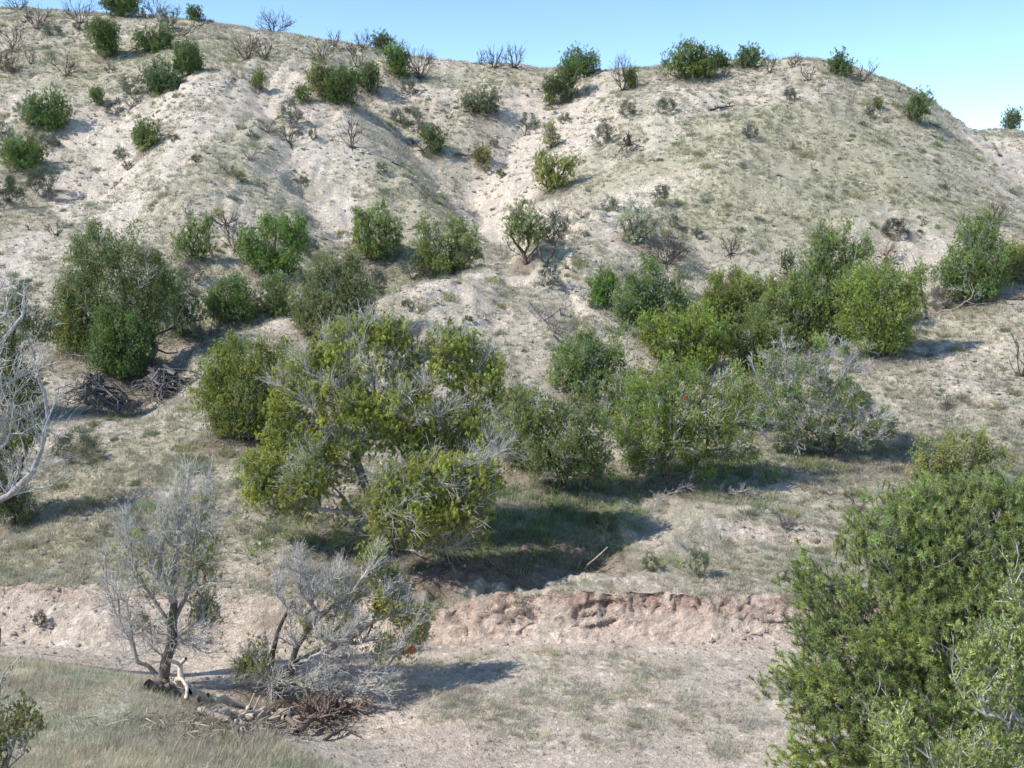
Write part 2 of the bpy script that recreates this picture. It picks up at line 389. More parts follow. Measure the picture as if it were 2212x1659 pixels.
# ------------------------------------------------------------------ ground colour
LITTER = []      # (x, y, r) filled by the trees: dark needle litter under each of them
C_BARE = np.array((.66, .55, .44)); C_PALE = np.array((.75, .655, .53)); C_VEG = np.array((.55, .49, .36)); C_WASH = np.array((.74, .615, .49))
C_BANK = np.array((.76, .60, .475)); C_RED_SHADE = np.array((.25, .175, .125)); C_GREEN = np.array((.17, .20, .09)); C_MOUND = np.array((.58, .52, .39))  # the litter red is darkened to carry the hollow's painted shade
def ground_col(x, y):
    v, mound = veg(x, y)
    d = bank_d(x, y); w = np.interp(x, BW[:, 0], BW[:, 1])
    n = fbm(x / 3, y / 3, 81, 3); n2 = fbm(x / .8, y / .8, 85, 3)
    pale = np.clip(.45 + .7 * n, 0, 1)[..., None]
    c = C_BARE * (1 - pale) + C_PALE * pale
    near = (1 - sstep(22, 34, y))[..., None]
    c = c * (1 - .35 * near) + C_BANK * .35 * near
    vv = np.clip(sstep(.15, .75, v + .35 * n2), 0, 1)[..., None] * .85
    c = c * (1 - vv) + C_VEG * vv
    ol = blobval(OLIVE, x, y)[..., None] * .5
    c = c * (1 - ol) + np.array((.46, .42, .27)) * ol
    g = blobval(GREEN, x, y)[..., None] * .7
    c = c * (1 - g) + C_GREEN * g
    fl = ((d < 0) & (y > 8))[..., None] * 1.0
    wc = C_WASH * (1 + .12 * n[..., None]) ; gp = np.clip(.5 + n2, 0, 1)[..., None] * .35
    wc = wc * (1 - gp) + (C_BARE * 1.05) * gp
    vf = np.clip(v, 0, 1)[..., None] * .45
    wc = wc * (1 - vf) + C_VEG * .95 * vf
    m = mound[..., None]; wc = wc * (1 - m) + C_MOUND * m
    c = c * (1 - fl) + wc * fl
    pb = (.85 * blobval(BARE, x, y) * (1 - fl[..., 0]) * sstep(30, 40, y) * np.clip(.55 + .8 * n2, 0, 1))[..., None]
    c = c * (1 - pb) + np.array((.75, .64, .51)) * pb
    bk = (sstep(-.15, .05, d) * (1 - sstep(w * .85, w * 1.15 + .15, d)))[..., None]
    lf = sstep(-2.2, -4.2, x)[..., None] * .6
    cb = (C_BANK * (1 - lf) + C_PALE * lf) * (1 + .12 * n2[..., None])
    c = c * (1 - bk) + cb * bk
    r = blobval(RED_SHADE, x, y)[..., None] * .85
    c = c * (1 - r) + C_RED_SHADE * r
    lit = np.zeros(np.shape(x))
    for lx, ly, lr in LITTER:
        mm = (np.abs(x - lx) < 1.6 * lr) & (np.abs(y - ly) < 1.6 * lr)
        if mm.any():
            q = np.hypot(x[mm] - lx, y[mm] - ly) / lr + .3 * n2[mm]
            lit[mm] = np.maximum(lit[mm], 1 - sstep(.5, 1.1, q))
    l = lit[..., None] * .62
    c = c * (1 - l) + C_RED_SHADE * .85 * l
    far = sstep(90, 130, np.hypot(x, y))[..., None]
    c = c * (1 - far) + np.array((.36, .32, .24)) * far
    return np.clip(c * 1.09, 0, .84)
def cells(x, y, z, seed):
    """one value for each cell of a 3-D Voronoi pattern"""
    ix, iy, iz = np.floor(x), np.floor(y), np.floor(z)
    best = np.full(x.shape, 1e9); val = np.zeros(x.shape)
    for a in (-1, 0, 1):
        for b_ in (-1, 0, 1):
            for c_ in (-1, 0, 1):
                jx, jy, jz = ix + a, iy + b_, iz + c_
                px_ = jx + _hash(jx, jy, jz, seed); py_ = jy + _hash(jx, jy, jz, seed + 1); pz_ = jz + _hash(jx, jy, jz, seed + 2)
                d_ = (x - px_) ** 2 + (y - py_) ** 2 + (z - pz_) ** 2
                m = d_ < best
                best = np.where(m, d_, best); val = np.where(m, _hash(jx, jy, jz, seed + 3), val)
    return val
def build_ground():
    ys = np.concatenate([[-1500, -400, -150, -80, -40, -20, -10, -5], np.arange(-2, 6, .5), np.arange(6, 12, .12), np.arange(12, 20.9, .07), np.arange(20.9, 24.4, .03), np.arange(24.4, 34, .08),
                         np.arange(34, 48, .1), np.arange(48, 80, .14), np.arange(80, 100, .4), np.arange(100, 130, 2), [140, 160, 200, 260, 400, 700, 1100, 1500]])
    core = np.linspace(-1, 1, 640)
    sk = np.array([1.05, 1.12, 1.25, 1.45, 1.8, 2.5, 4, 8, 20])
    us = np.concatenate([-sk[::-1], core, sk])
    Yg, Ug = np.meshgrid(ys, us, indexing='ij')
    wid = np.where(np.abs(Yg) > 130, np.abs(Yg) * .75 + 6, 6 + .68 * np.clip(np.abs(Yg), 0, None))
    Xg = Ug * wid
    Z = H(Xg, Yg)
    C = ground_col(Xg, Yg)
    # crumbling earth of the cut bank: push the surface in and out
    d = bank_d(Xg, Yg); w = np.interp(Xg, BW[:, 0], BW[:, 1])
    bk = sstep(-.05, .12, d) * (1 - sstep(w * .95, w * 1.1 + .1, d)) * np.where(Xg > -2.2, 1, .45)
    c3 = lambda s, sd, zz=1.0, o=4: fbm(Xg * s, Yg * s, sd, o, z=Z * s * zz)
    rid = 1 - np.abs(c3(1.4, 101, 2.2)) * 2.2
    rid2 = 1 - np.abs(c3(4.2, 111, 1.5, 3)) * 2.0
    foot = sstep(.0, .18, d)
    mk = (bk > 0) & (Yg < 30)
    xs_, ys_, zs_ = Xg[mk], Yg[mk], Z[mk]
    cl = np.zeros(Z.shape); cl[mk] = cells(xs_ * 2.2 + .5 * fbm(xs_ * 3, ys_ * 3, 5, 2), ys_ * 1.5, zs_ * 7.5 + .5 * xs_, 7) * .5 + cells(xs_ * 7.5, ys_ * 5, zs_ * 17, 9) * .5
    tt = np.clip(d / w, 0, 2)
    n1 = c3(1.0, 101, 2.6, 3); n2 = c3(1.5, 106, .8, 3)
    crack = np.maximum(np.clip(1 - np.abs(n1) * 9, 0, 1) * sstep(-.1, .25, c3(.6, 108, 1, 2)), np.clip(1 - np.abs(n2) * 10, 0, 1) * sstep(0, .3, c3(.7, 109, 1, 2)))
    col_ = np.zeros(Z.shape); col_[mk] = cells(xs_ * 5.5, ys_ * 3, zs_ * 2.0, 15)
    notch = sstep(.70, .80, tt) * (1 - sstep(.97, 1.04, tt)) * (col_ > .45) * sstep(-.15, .2, c3(.5, 117, 1, 2))
    push = bk * foot * (.45 + .55 * sstep(-.6, 1.0, Xg)) * (.16 * c3(.55, 121, 1, 2) + .07 * (cl - .5) + .03 * c3(9, 123, 1, 2) - .15 * crack - .09 * notch)
    g = np.exp(-(polyd(Xg, Yg, FEAT[8][0])[0] / 1.5) ** 2) * (Yg > 22.3)
    Yg = Yg - push
    Z = Z + bk * .06 * c3(5, 131) + g * (.20 * c3(3.4, 141) + .16 * (1 - np.abs(c3(1.7, 143)) * 2))
    # reddish earth, with shade painted into the cracks and notches where clods broke out
    cv = sstep(.25, .55, c3(2.3, 151, 1.6, 3)) * bk
    C = C * (1 - .30 * (np.maximum(crack, notch) * bk)[..., None] * np.array((.8, 1, 1)))
    C = C * (1 + .16 * (cl - .5)[..., None] * (bk > 0)[..., None])
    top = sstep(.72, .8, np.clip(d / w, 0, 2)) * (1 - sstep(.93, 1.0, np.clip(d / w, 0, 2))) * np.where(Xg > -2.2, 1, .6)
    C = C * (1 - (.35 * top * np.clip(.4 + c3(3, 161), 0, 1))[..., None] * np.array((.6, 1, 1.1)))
    nr, nc = Z.shape
    V = np.stack([Xg, Yg, Z], -1).reshape(-1, 3)
    i = np.arange(nr - 1)[:, None] * nc + np.arange(nc - 1)[None]
    F = np.stack([i, i + 1, i + nc + 1, i + nc], -1).reshape(-1, 4)
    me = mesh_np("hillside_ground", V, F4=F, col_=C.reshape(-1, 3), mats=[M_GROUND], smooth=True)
    o = link("ground", me); tag(o, kind="structure")
    return o

# ------------------------------------------------------------------ tubes, leaves, twigs
def tubes(P0, P1, R0, R1, sides=5):
    n = len(P0); D = P1 - P0
    L = np.linalg.norm(D, axis=1, keepdims=True) + 1e-9; D = D / L
    ref = np.where(np.abs(D[:, 2:3]) < .9, np.array([[0, 0, 1.]]), np.array([[1., 0, 0]]))
    A = np.cross(D, ref); A /= np.linalg.norm(A, axis=1, keepdims=True); B = np.cross(D, A)
    th = np.arange(sides) * 2 * np.pi / sides
    ring = A[:, None] * np.cos(th)[None, :, None] + B[:, None] * np.sin(th)[None, :, None]
    V = np.concatenate([P0[:, None] + ring * R0[:, None, None], (P1 + D * (R1[:, None] * .3))[:, None] + ring * R1[:, None, None]], 1).reshape(-1, 3)
    k = np.arange(sides); k2 = (k + 1) % sides
    f = np.stack([k, k2, k2 + sides, k + sides], 1)
    F = (np.arange(n)[:, None, None] * 2 * sides + f[None]).reshape(-1, 4)
    return V, F
def unit(n, r=None):
    v = (r or rng).normal(size=(n, 3)); return v / np.linalg.norm(v, axis=1, keepdims=True)
def nrm(v): return v / (np.linalg.norm(v, axis=1, keepdims=True) + 1e-9)
def leaves(C, R, n, size, tint, upb=.35, asp=.45, flat=.8, cvar=.22, tintv=.18, sprays=.55):
    """n leaf sprays spread over puffs with centres C and radii R"""
    k = rng.integers(0, len(C), n)
    d = unit(n); d[:, 2] += upb * .6; d = nrm(d)
    rr = R[k] * rng.random(n) ** .33
    pos = C[k] + d * rr[:, None] * np.array([1, 1, flat])
    nn = nrm(d + sprays * unit(n))
    t = nrm(.7 * d + .7 * unit(n) + np.array([0, 0, upb])); t = nrm(t - nn * (t * nn).sum(1, keepdims=True) * .75)
    s = nrm(np.cross(nn, t))
    sz = size * rng.uniform(.6, 1.35, n)
    l = (sz * .5)[:, None]; w = (sz * .5 * asp)[:, None]
    V = np.stack([pos - t * l, pos + s * w, pos + t * l, pos - s * w], 1).reshape(-1, 3)
    F = np.arange(4 * n).reshape(n, 4)
    ck = 1 + cvar * rng.normal(size=len(C)); ck = np.clip(ck, .55, 1.5)
    hue = rng.normal(size=len(C))[:, None] * tintv * np.array([1, .35, -.5])
    cc = np.asarray(tint)[None] * ck[:, None] * (1 + hue)
    c = cc[k] * rng.uniform(.7, 1.3, n)[:, None]
    c = np.clip(np.repeat(c, 4, 0), .004, .8)
    return V, F, c
def plumes(C, R, n, size, tint, cvar=.2, tintv=.12, upk=1.0, per=5):
    """juniper foliage: every centre carries an upright plume of fine scaly sprays"""
    m = len(C)
    ax = nrm(unit(m) * .85 + np.array([0, 0, upk]))
    k = rng.integers(0, m, n)
    h = rng.random(n) ** .8 * 2 - .8                       # along the axis
    rad = np.sqrt(np.clip(1 - (h * .62) ** 2, .05, 1)) * np.clip(1.05 - .35 * h, .3, 1.1)
    q = unit(n); q = q - ax[k] * (q * ax[k]).sum(1, keepdims=True); q = nrm(q)
    pos = C[k] + ax[k] * (h * R[k])[:, None] + q * (rad * R[k] * .62 * rng.uniform(.35, 1.05, n))[:, None]
    t = nrm(ax[k] * .9 + q * .55 + unit(n) * .45)
    nn = nrm(q + .55 * unit(n) + ax[k] * .35)
    s = nrm(np.cross(nn, t))
    sz = size * rng.uniform(.6, 1.35, n)
    l = (sz * .5)[:, None]; w = (sz * .5 * .24)[:, None]
    V = np.stack([pos - t * l, pos + s * w, pos + t * l, pos - s * w], 1).reshape(-1, 3)
    F = np.arange(4 * n).reshape(n, 4)
    g_ = m // per + 1
    ck = np.clip(1 + cvar * np.repeat(rng.normal(size=g_), per)[:m] + .07 * rng.normal(size=m), .55, 1.5)
    hue = (np.repeat(rng.normal(size=g_), per)[:m])[:, None] * tintv * np.array([1, .35, -.5])
    cc = np.asarray(tint)[None] * ck[:, None] * (1 + hue)
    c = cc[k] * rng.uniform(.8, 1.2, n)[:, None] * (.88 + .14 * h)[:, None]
    return V, F, np.clip(np.repeat(c, 4, 0), .004, .8)
def merge(parts):
    Vs, Fs, Cs = [], [], []; o = 0
    for V, F, c in parts:
        Vs.append(V); Fs.append(F + o); o += len(V)
        Cs.append(np.broadcast_to(np.asarray(c, float), (len(V), 3)))
    return np.concatenate(Vs), np.concatenate(Fs), np.concatenate(Cs)
def grow(base, targets, step=.25, wig=.12, init=None, alpha=.35, droop=0., r_tip=.012, pw=2.3, rbase=None):
    """branches that reach every target from the base. init: list of (polyline pts) of given limbs"""
    P = [np.asarray(base, float)]; par = [-1]; ln = [0.]
    mind = {}
    def add_chain(i0, pts):
        i = i0
        for p in pts:
            ln.append(ln[i] + float(np.linalg.norm(p - P[i]))); P.append(np.asarray(p, float)); par.append(i); i = len(P) - 1
        return i
    if init:
        for pl in init:
            pl = [np.asarray(q, float) for q in pl]
            arr = np.array(P); j = int(np.argmin(((arr - pl[0]) ** 2).sum(1)))
            pts = []
            prev = P[j]
            for q in pl:
                L = np.linalg.norm(q - prev)
                if L < 1e-4: continue
                m = max(1, int(L / (step * 1.3)))
                for a in range(1, m + 1):
                    w = rng.normal(size=3) * wig * step * (0 if a == m else 1)
                    pts.append(prev + (q - prev) * a / m + w)
                prev = q
            add_chain(j, pts)
    T = np.asarray(targets, float)
    if len(T):
        o = np.argsort(np.linalg.norm(T - P[0], axis=1) * rng.uniform(.85, 1.15, len(T)))
        tips = []
        for t in T[o]:
            arr = np.array(P); l = np.array(ln)
            d = np.linalg.norm(arr - t, axis=1)
            dz = np.clip(arr[:, 2] - t[2], 0, None)
            j = int(np.argmin(d + alpha * l + .5 * dz + .02))
            L = d[j]; m = max(1, int(L / step))
            p0 = P[j]; bow = np.array([0, 0, 1.]) * L * (-.10) + rng.normal(size=3) * wig * L * .5
            pts = []
            for a in range(1, m + 1):
                u = a / m
                pts.append(p0 + (t - p0) * u + bow * 4 * u * (1 - u) + (rng.normal(size=3) * wig * step if a < m else 0))
            tips.append(add_chain(j, pts))
    P = np.array(P); par = np.array(par); n = len(P)
    ch = np.zeros(n, int)
    for i in range(1, n): ch[par[i]] += 1
    acc = np.where(ch == 0, r_tip ** pw, 0.)
    for i in range(n - 1, 0, -1):
        acc[i] = max(acc[i], r_tip ** pw) * 1.0
        acc[par[i]] += acc[i] * 1.02
    r = acc ** (1 / pw)
    if rbase is not None and r[0] > 0:
        k = np.log(max(rbase, r_tip * 1.01) / r_tip) / np.log(max(r[0], r_tip * 1.01) / r_tip)
        r = r_tip * (r / r_tip) ** k
    return P, par, r
def skel_tubes(P, par, r, sides=5, flare=True):
    i = np.arange(1, len(P)); p = par[i]
    R0 = np.minimum(r[p], r[i] * 1.6)
    if flare and len(P) > 3: R0 = R0.copy()
    return tubes(P[p], P[i], R0, r[i], sides)
def twigs(P, par, r, n, length, rad, up=.5, out=.8, centre=None, sides=3, maxr=None):
    """forked bare twigs on the thin branches"""
    i = np.arange(1, len(P))
    w = (r[i] < (maxr or np.median(r) * 1.4 + .01)).astype(float) + .02
    L = np.linalg.norm(P[i] - P[par[i]], axis=1); w = w * L; w /= w.sum()
    k = rng.choice(i, n, p=w); u = rng.random(n)[:, None]
    p0 = P[k] * u + P[par[k]] * (1 - u)
    bd = nrm(P[k] - P[par[k]])
    c = P.mean(0) if centre is None else centre
    od = nrm(p0 - c)
    d = nrm(.6 * bd + out * .5 * od + .8 * unit(n) + np.array([0, 0, up]))
    l = length * rng.uniform(.4, 1.3, n)[:, None]
    p1 = p0 + d * l * .5
    d2 = nrm(d + .5 * unit(n) + np.array([0, 0, .1])); p2 = p1 + d2 * l * .5
    d3 = nrm(d + .9 * unit(n)); p3 = p1 + d3 * l * .4
    d4 = nrm(d2 + .9 * unit(n)); p4 = (p1 + p2) / 2 + d4 * l * .3
    A = np.concatenate([p0, p1, p1, (p1 + p2) / 2]); B = np.concatenate([p1, p2, p3, p4])
    o = np.ones(n) * rad
    R0 = np.concatenate([o * 1.3, o, o * .8, o * .7]); R1 = np.concatenate([o, o * .5, o * .4, o * .4])
    return tubes(A, B, R0, R1, sides), np.concatenate([p2, p3, p4])
def in_ellip(n, c, r, shell=.5, zmin=-1.0):
    d = unit(n * 3); d = d[d[:, 2] > zmin][:n]
    rr = rng.random(len(d)) ** shell
    return np.asarray(c) + d * rr[:, None] * np.asarray(r)

# ------------------------------------------------------------------ kinds of plants
G_DARK = (.070, .105, .030); G_MID = (.105, .145, .042); G_YEL = (.20, .225, .045); G_GREY = (.20, .225, .135); G_OLIVE = (.125, .14, .05); G_FRESH = (.115, .175, .04)
B_DARK = np.array((.105, .082, .070)); B_BROWN = np.array((.16, .12, .095)); B_SILVER = np.array((.68, .65, .59)); B_GREY = np.array((.27, .245, .225)); B_PALE = np.array((.42, .34, .26))
def bark_cols(r, par, thick, thin, r0, r1, sides):
    i = np.arange(1, len(r)); t = np.clip((r[i] - r0) / (r1 - r0 + 1e-9), 0, 1)[:, None]
    c = np.asarray(thin) * (1 - t) + np.asarray(thick) * t
    c = c * rng.uniform(.8, 1.2, len(i))[:, None]
    return np.repeat(c, sides * 2, 0)
def where(px, py, Y=None):
    if Y is None:
        p = cast([px], [py])[0]
    else:
        x = (px - CX) / FPX * Y / (cp + (CY - py) / FPX * sp)
        p = np.array([x, Y, float(H(np.array([x]), np.array([Y]))[0])])
    return p
def place(kind, label, cat, group, p):
    o = bpy.data.objects.new(kind, None); col.objects.link(o); o.location = p; o.empty_display_size = .3
    return tag(o, label, cat, group)
VJ = "junipers in the belt across the slope"
TG = np.array((2.85, 2.6, 2.9))
def tree(px, py, w, h, label, lobes=None, Y=None, tint=G_MID, dens=1.0, dead=.15, open_=.1, name="juniper_tree", cat="juniper", group="junipers on the hillside",
         thick=B_BROWN, thin=B_GREY, trunks=1, leaf=None, nleaf=None, limbs=None, twig=0, twigcol=B_SILVER, clump=None, depth=.85, litter=1.0, rusty=0, sink=.05, rb=None, rtip=None, needles=False, lean=0., tjit=.18, wig=.12, limbcol=None, skirt=True, grow_=None):
    if grow_ is None: grow_ = 1.24 if group == VJ else 1.1
    p = where(px, py, Y)
    dist = math.hypot(p[1], p[2]); m = dist / FPX
    W, Hh = w * m, h * m
    pxm = 1 / m * 1024 / 2212       # rendered pixels per metre
    base = np.array([0, 0, -sink])
    # lobes: (centre, radii, foliage 0..1)
    LB = []
    if lobes is None:
        nl = max(2, int(rng.integers(3, 6))) if W > .9 else 2
        z0 = open_ * Hh
        LB.append(((lean * W * .5, 0, z0 + (Hh - z0) * .48), (W * .43, W * .43 * depth, (Hh - z0) * .48), 1))
        a0 = rng.random() * 6.28
        for k in range(nl):
            a = a0 + k * 6.28 / nl + rng.normal() * .3; rr = W * .25
            zz = z0 + (Hh - z0) * rng.uniform(.25, .74)
            q = rng.uniform(.38, .62)
            LB.append(((math.cos(a) * rr + lean * W * .5, math.sin(a) * rr * depth, zz), (W * .5 * q, W * .5 * q * depth, (Hh - z0) * .5 * rng.uniform(.45, .62)), 1))
    else:
        for L in lobes:
            lx, ly, rx, ry = L[:4]; dy = L[4] if len(L) > 4 else 0; de = L[5] if len(L) > 5 else 1
            c = ptY(lx, ly, p[1] + dy) - p; mm = m * (p[1] + dy) / p[1]
            rx *= mm; ry *= mm
            c[2] = max(c[2], ry * .3)
            rx *= grow_; ry *= grow_
            LB.append((c, (rx, min(rx, ry * 1.4) * depth, ry), de))
    if lobes is None:
        for k in range(5):
            a = rng.random() * 6.28; q = rng.uniform(.1, .36)
            LB.append(((math.cos(a) * W * q, math.sin(a) * W * q, Hh * (1.02 - q * .9)), (W * .07, W * .07, Hh * .15), 1))
    if lobes is not None and group == VJ:
        for k in range(9):
            c0, r0_, _ = LB[int(rng.integers(0, len(lobes)))]
            a = rng.random() * 6.28
            LB.append((np.asarray(c0) + np.array([math.cos(a) * r0_[0] * .6, math.sin(a) * r0_[1] * .6, r0_[2] * rng.uniform(.75, 1.05)]), (.12 * r0_[0] + .04 * W, .12 * r0_[0] + .03 * W, r0_[2] * .42), .9))
    if group == VJ: twig = max(int(twig * 1.7), 60)
    if skirt and not limbs:
        LB.append(((0, 0, .20 * Hh), (W * .37, W * .34 * depth, .19 * Hh), 1))
    tint = np.asarray(tint) * TG
    vol = sum(a[1][0] * a[1][1] * a[1][2] for a in LB)
    cs = clump or max(.10, min(.30, 4.2 / pxm, .17 * max(W, .5)))       # radius of a foliage puff
    T, FD = [], []
    for c, r, de in LB:
        area = (r[0] * r[1] + r[0] * r[2] + r[1] * r[2])
        n = int(np.clip(2.4 * area / (cs * cs) * .75, 5, 420))
        q = in_ellip(n, c, np.maximum(np.array(r) - cs * .5, .05), .38, -.75)
        T.append(q); FD.append(np.full(len(q), de))
    T = np.concatenate(T); FD = np.concatenate(FD)
    T += (.35 if W > 2.6 else .6) * cs * rng.normal(size=T.shape)
    gz = H(T[:, 0] + p[0], T[:, 1] + p[1]) - p[2] + .3 * cs
    T[:, 2] = np.maximum(T[:, 2], gz)
    keep = rng.random(len(T)) < np.clip(dens, .2, 1); T = T[keep]; FD = FD[keep]
    init = None
    if limbs:
        init = [[ptY(a[0], a[1], p[1] + (a[2] if len(a) > 2 else 0)) - p for a in pl] for pl in limbs]
    elif trunks > 1:
        init = []
        for k in range(trunks):
            a = k * 6.28 / trunks + rng.random()
            init.append([np.array([.05 * W * math.cos(a), .05 * W * math.sin(a), .03 * Hh]), np.array([.17 * W * math.cos(a), .14 * W * math.sin(a), (.28 + open_ * .5) * Hh])])
    else:
        init = [[np.array([lean * .15 * W, 0, .12 * Hh]), np.array([rng.normal() * .06 * W + lean * .3 * W, rng.normal() * .05 * W, (.3 + open_ * .5) * Hh])]]
    nb = min(len(T), 260 if W * pxm > 120 else 120)
    sel = rng.permutation(len(T))[:nb]
    rt = rtip or max(.008, .30 / pxm)
    rbase = rb or max(.035 * math.sqrt(W * Hh), rt * 2)
    P, par, r = grow(base, T[sel], step=max(.12, .07 * Hh), wig=wig, init=init, r_tip=rt, rbase=rbase)
    sides = 6 if W * pxm > 80 else 4
    V, F = skel_tubes(P, par, r, sides)
    tc = np.asarray(thin) if limbcol is None else np.asarray(limbcol)
    C = bark_cols(r, par, thick, tc, rt * 1.3, rbase * .6, sides)
    parts = [(V, F, C)]
    root = place(name, label, cat, group, p)
    if twig:
        (tv, tf), tips = twigs(P, par, r, int(twig), max(.20, .10 * Hh), max(.0045, .19 / pxm), centre=np.array([0, 0, .4 * Hh]))
        parts.append((tv, tf, np.repeat(np.asarray(twigcol) * rng.uniform(.65, 1.25, (len(tv) // 6, 1)), 6, 0)))
    V, F, C = merge(parts)
    link("trunk", mesh_np("trunk", V, F4=F, col_=C, mats=[M_BARK], smooth=True), root)
    fol = (rng.random(len(T)) < FD * (1 - dead))
    if fol.any():
        FC = T[fol]
        if needles:
            nl_ = nleaf or 90
            npuff = len(FC); sub = 8
            cc = np.repeat(FC, sub, 0) + rng.normal(size=(npuff * sub, 3)) * cs * .62
            n = npuff * nl_
            k = rng.integers(0, len(cc), n)
            d0 = nrm(cc - np.array([0, 0, .35 * Hh])); ax = nrm(d0 + .8 * unit(len(cc)) + np.array([0, 0, .35]))
            al = rng.uniform(-.7, 1, n)[:, None] * cs * .30
            st = cc[k] + ax[k] * al
            d = nrm(ax[k] * .55 + unit(n) * 1.0)
            ln_ = (leaf or .07) * rng.uniform(.7, 1.25, n)[:, None]
            s = nrm(np.cross(d, unit(n))) * .0032
            V = np.stack([st - s, st + s, st + d * ln_ + s * .25, st + d * ln_ - s * .25], 1).reshape(-1, 3)
            F = np.arange(4 * n).reshape(n, 4)
            ck = np.clip(1 + .3 * rng.normal(size=len(cc)), .4, 1.6)
            tn = np.asarray(tint)[None] * (1 + np.repeat(rng.normal(size=(npuff, 1)), sub, 0) * np.array([.10, .04, -.05]))
            c = tn[k] * ck[k][:, None] * rng.uniform(.7, 1.3, n)[:, None]
            c = np.repeat(c, 4, 0)
            sg = tubes(cc - ax * cs * .45, cc + ax * cs * .35, np.full(len(cc), .006), np.full(len(cc), .004), 3)
            link("twigs", mesh_np("twigs", sg[0], F4=sg[1], col_=np.broadcast_to(B_GREY, (len(sg[0]), 3)), mats=[M_BARK]), root)
            link("foliage", mesh_np("foliage", V, F4=F, col_=c, mats=[M_NEEDLE]), root)
        else:
            big_ = W * pxm > 60
            sub = 9 if big_ else 5
            cc = np.repeat(FC, sub, 0) + rng.normal(size=(len(FC) * sub, 3)) * cs * np.array([.52, .52, .8])
            rr = cs * rng.uniform(.24, .52, len(cc)) * (.74 if big_ else 1)
            ls = leaf or max(.036, .80 / pxm)
            n = int(nleaf or np.clip(len(cc) * (rr.mean() / ls) ** 2 * 13, 500, 240000))
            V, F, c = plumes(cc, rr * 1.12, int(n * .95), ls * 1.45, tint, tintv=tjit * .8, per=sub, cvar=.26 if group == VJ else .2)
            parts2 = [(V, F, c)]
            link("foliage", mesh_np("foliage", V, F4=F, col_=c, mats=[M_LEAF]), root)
        if rusty:
            q = T[rng.permutation(len(T))[:rusty]]
            V, F, c = leaves(q, np.full(len(q), cs * .7), rusty * 160, leaf or max(.05, 1.6 / pxm), (.38, .13, .045))
            link("dead_foliage", mesh_np("dead_foliage", V, F4=F, col_=c, mats=[M_LEAF]), root)
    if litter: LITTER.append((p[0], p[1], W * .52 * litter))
    return root
def dead_shrub(px, py, w, h, label, n=26, name="dead_shrub", cat="dead shrub", group="dead shrubs on the hillside", colr=B_DARK, lean=0., spread=1.0, flatten=1.0, twig=None, rscale=1.0, Y=None, up=.55):
    p = where(px, py, Y); dist = math.hypot(p[1], p[2]); m = dist / FPX; W, Hh = w * m, h * m; pxm = 1024 / 2212 / m
    a = rng.random(n) * 6.28; el = rng.uniform(.05, 1, n) ** .8
    T = np.stack([np.cos(a) * W * .5 * (1 - el * .35) * spread + lean * W * .4 * el, np.sin(a) * W * .42 * (1 - el * .35), Hh * (.25 + .72 * el) * rng.uniform(.75, 1.0, n)], 1)
    T2 = T * rng.uniform(.5, .95, (n, 1)) + rng.normal(size=T.shape) * .05 * W
    T2[:, 2] = np.abs(T2[:, 2])
    T = np.concatenate([T, T2])
    rt = max(.009, .15 / pxm) * rscale; rb = max(.04, .03 * Hh, rt * 2.2) * rscale
    P, par, r = grow(np.array([0, 0, -.05]), T, step=max(.1, .14 * Hh), wig=.07, r_tip=rt, rbase=rb, alpha=.75)
    V, F = skel_tubes(P, par, r, 4)
    parts = [(V, F, bark_cols(r, par, colr, colr * 1.25, rt, rb, 4))]
    nt_ = int(twig if twig is not None else n * 4)
    if nt_:
        (tv, tf), _ = twigs(P, par, r, nt_, .28 * Hh, rt * .65, up=up, out=1.2)
        parts.append((tv, tf, colr * 1.45))
    # roots and fallen bits around the foot
    k = 7; aa = rng.random(k) * 6.28; q = np.stack([np.cos(aa), np.sin(aa)], 1) * (W * rng.uniform(.12, .34, (k, 1)))
    z = H(q[:, 0] + p[0], q[:, 1] + p[1]) - p[2]
    V2, F2 = tubes(np.repeat([[0, 0, .04 * Hh]], k, 0), np.concatenate([q, z[:, None] + .01], 1), np.full(k, rb * .7), np.full(k, rt), 4)
    parts.append((V2, F2, colr))
    V, F, C = merge(parts)
    o = link(name, mesh_np(name, V, F4=F, col_=C, mats=[M_BARK], smooth=True), None, p)
    return tag(o, label, cat, group)
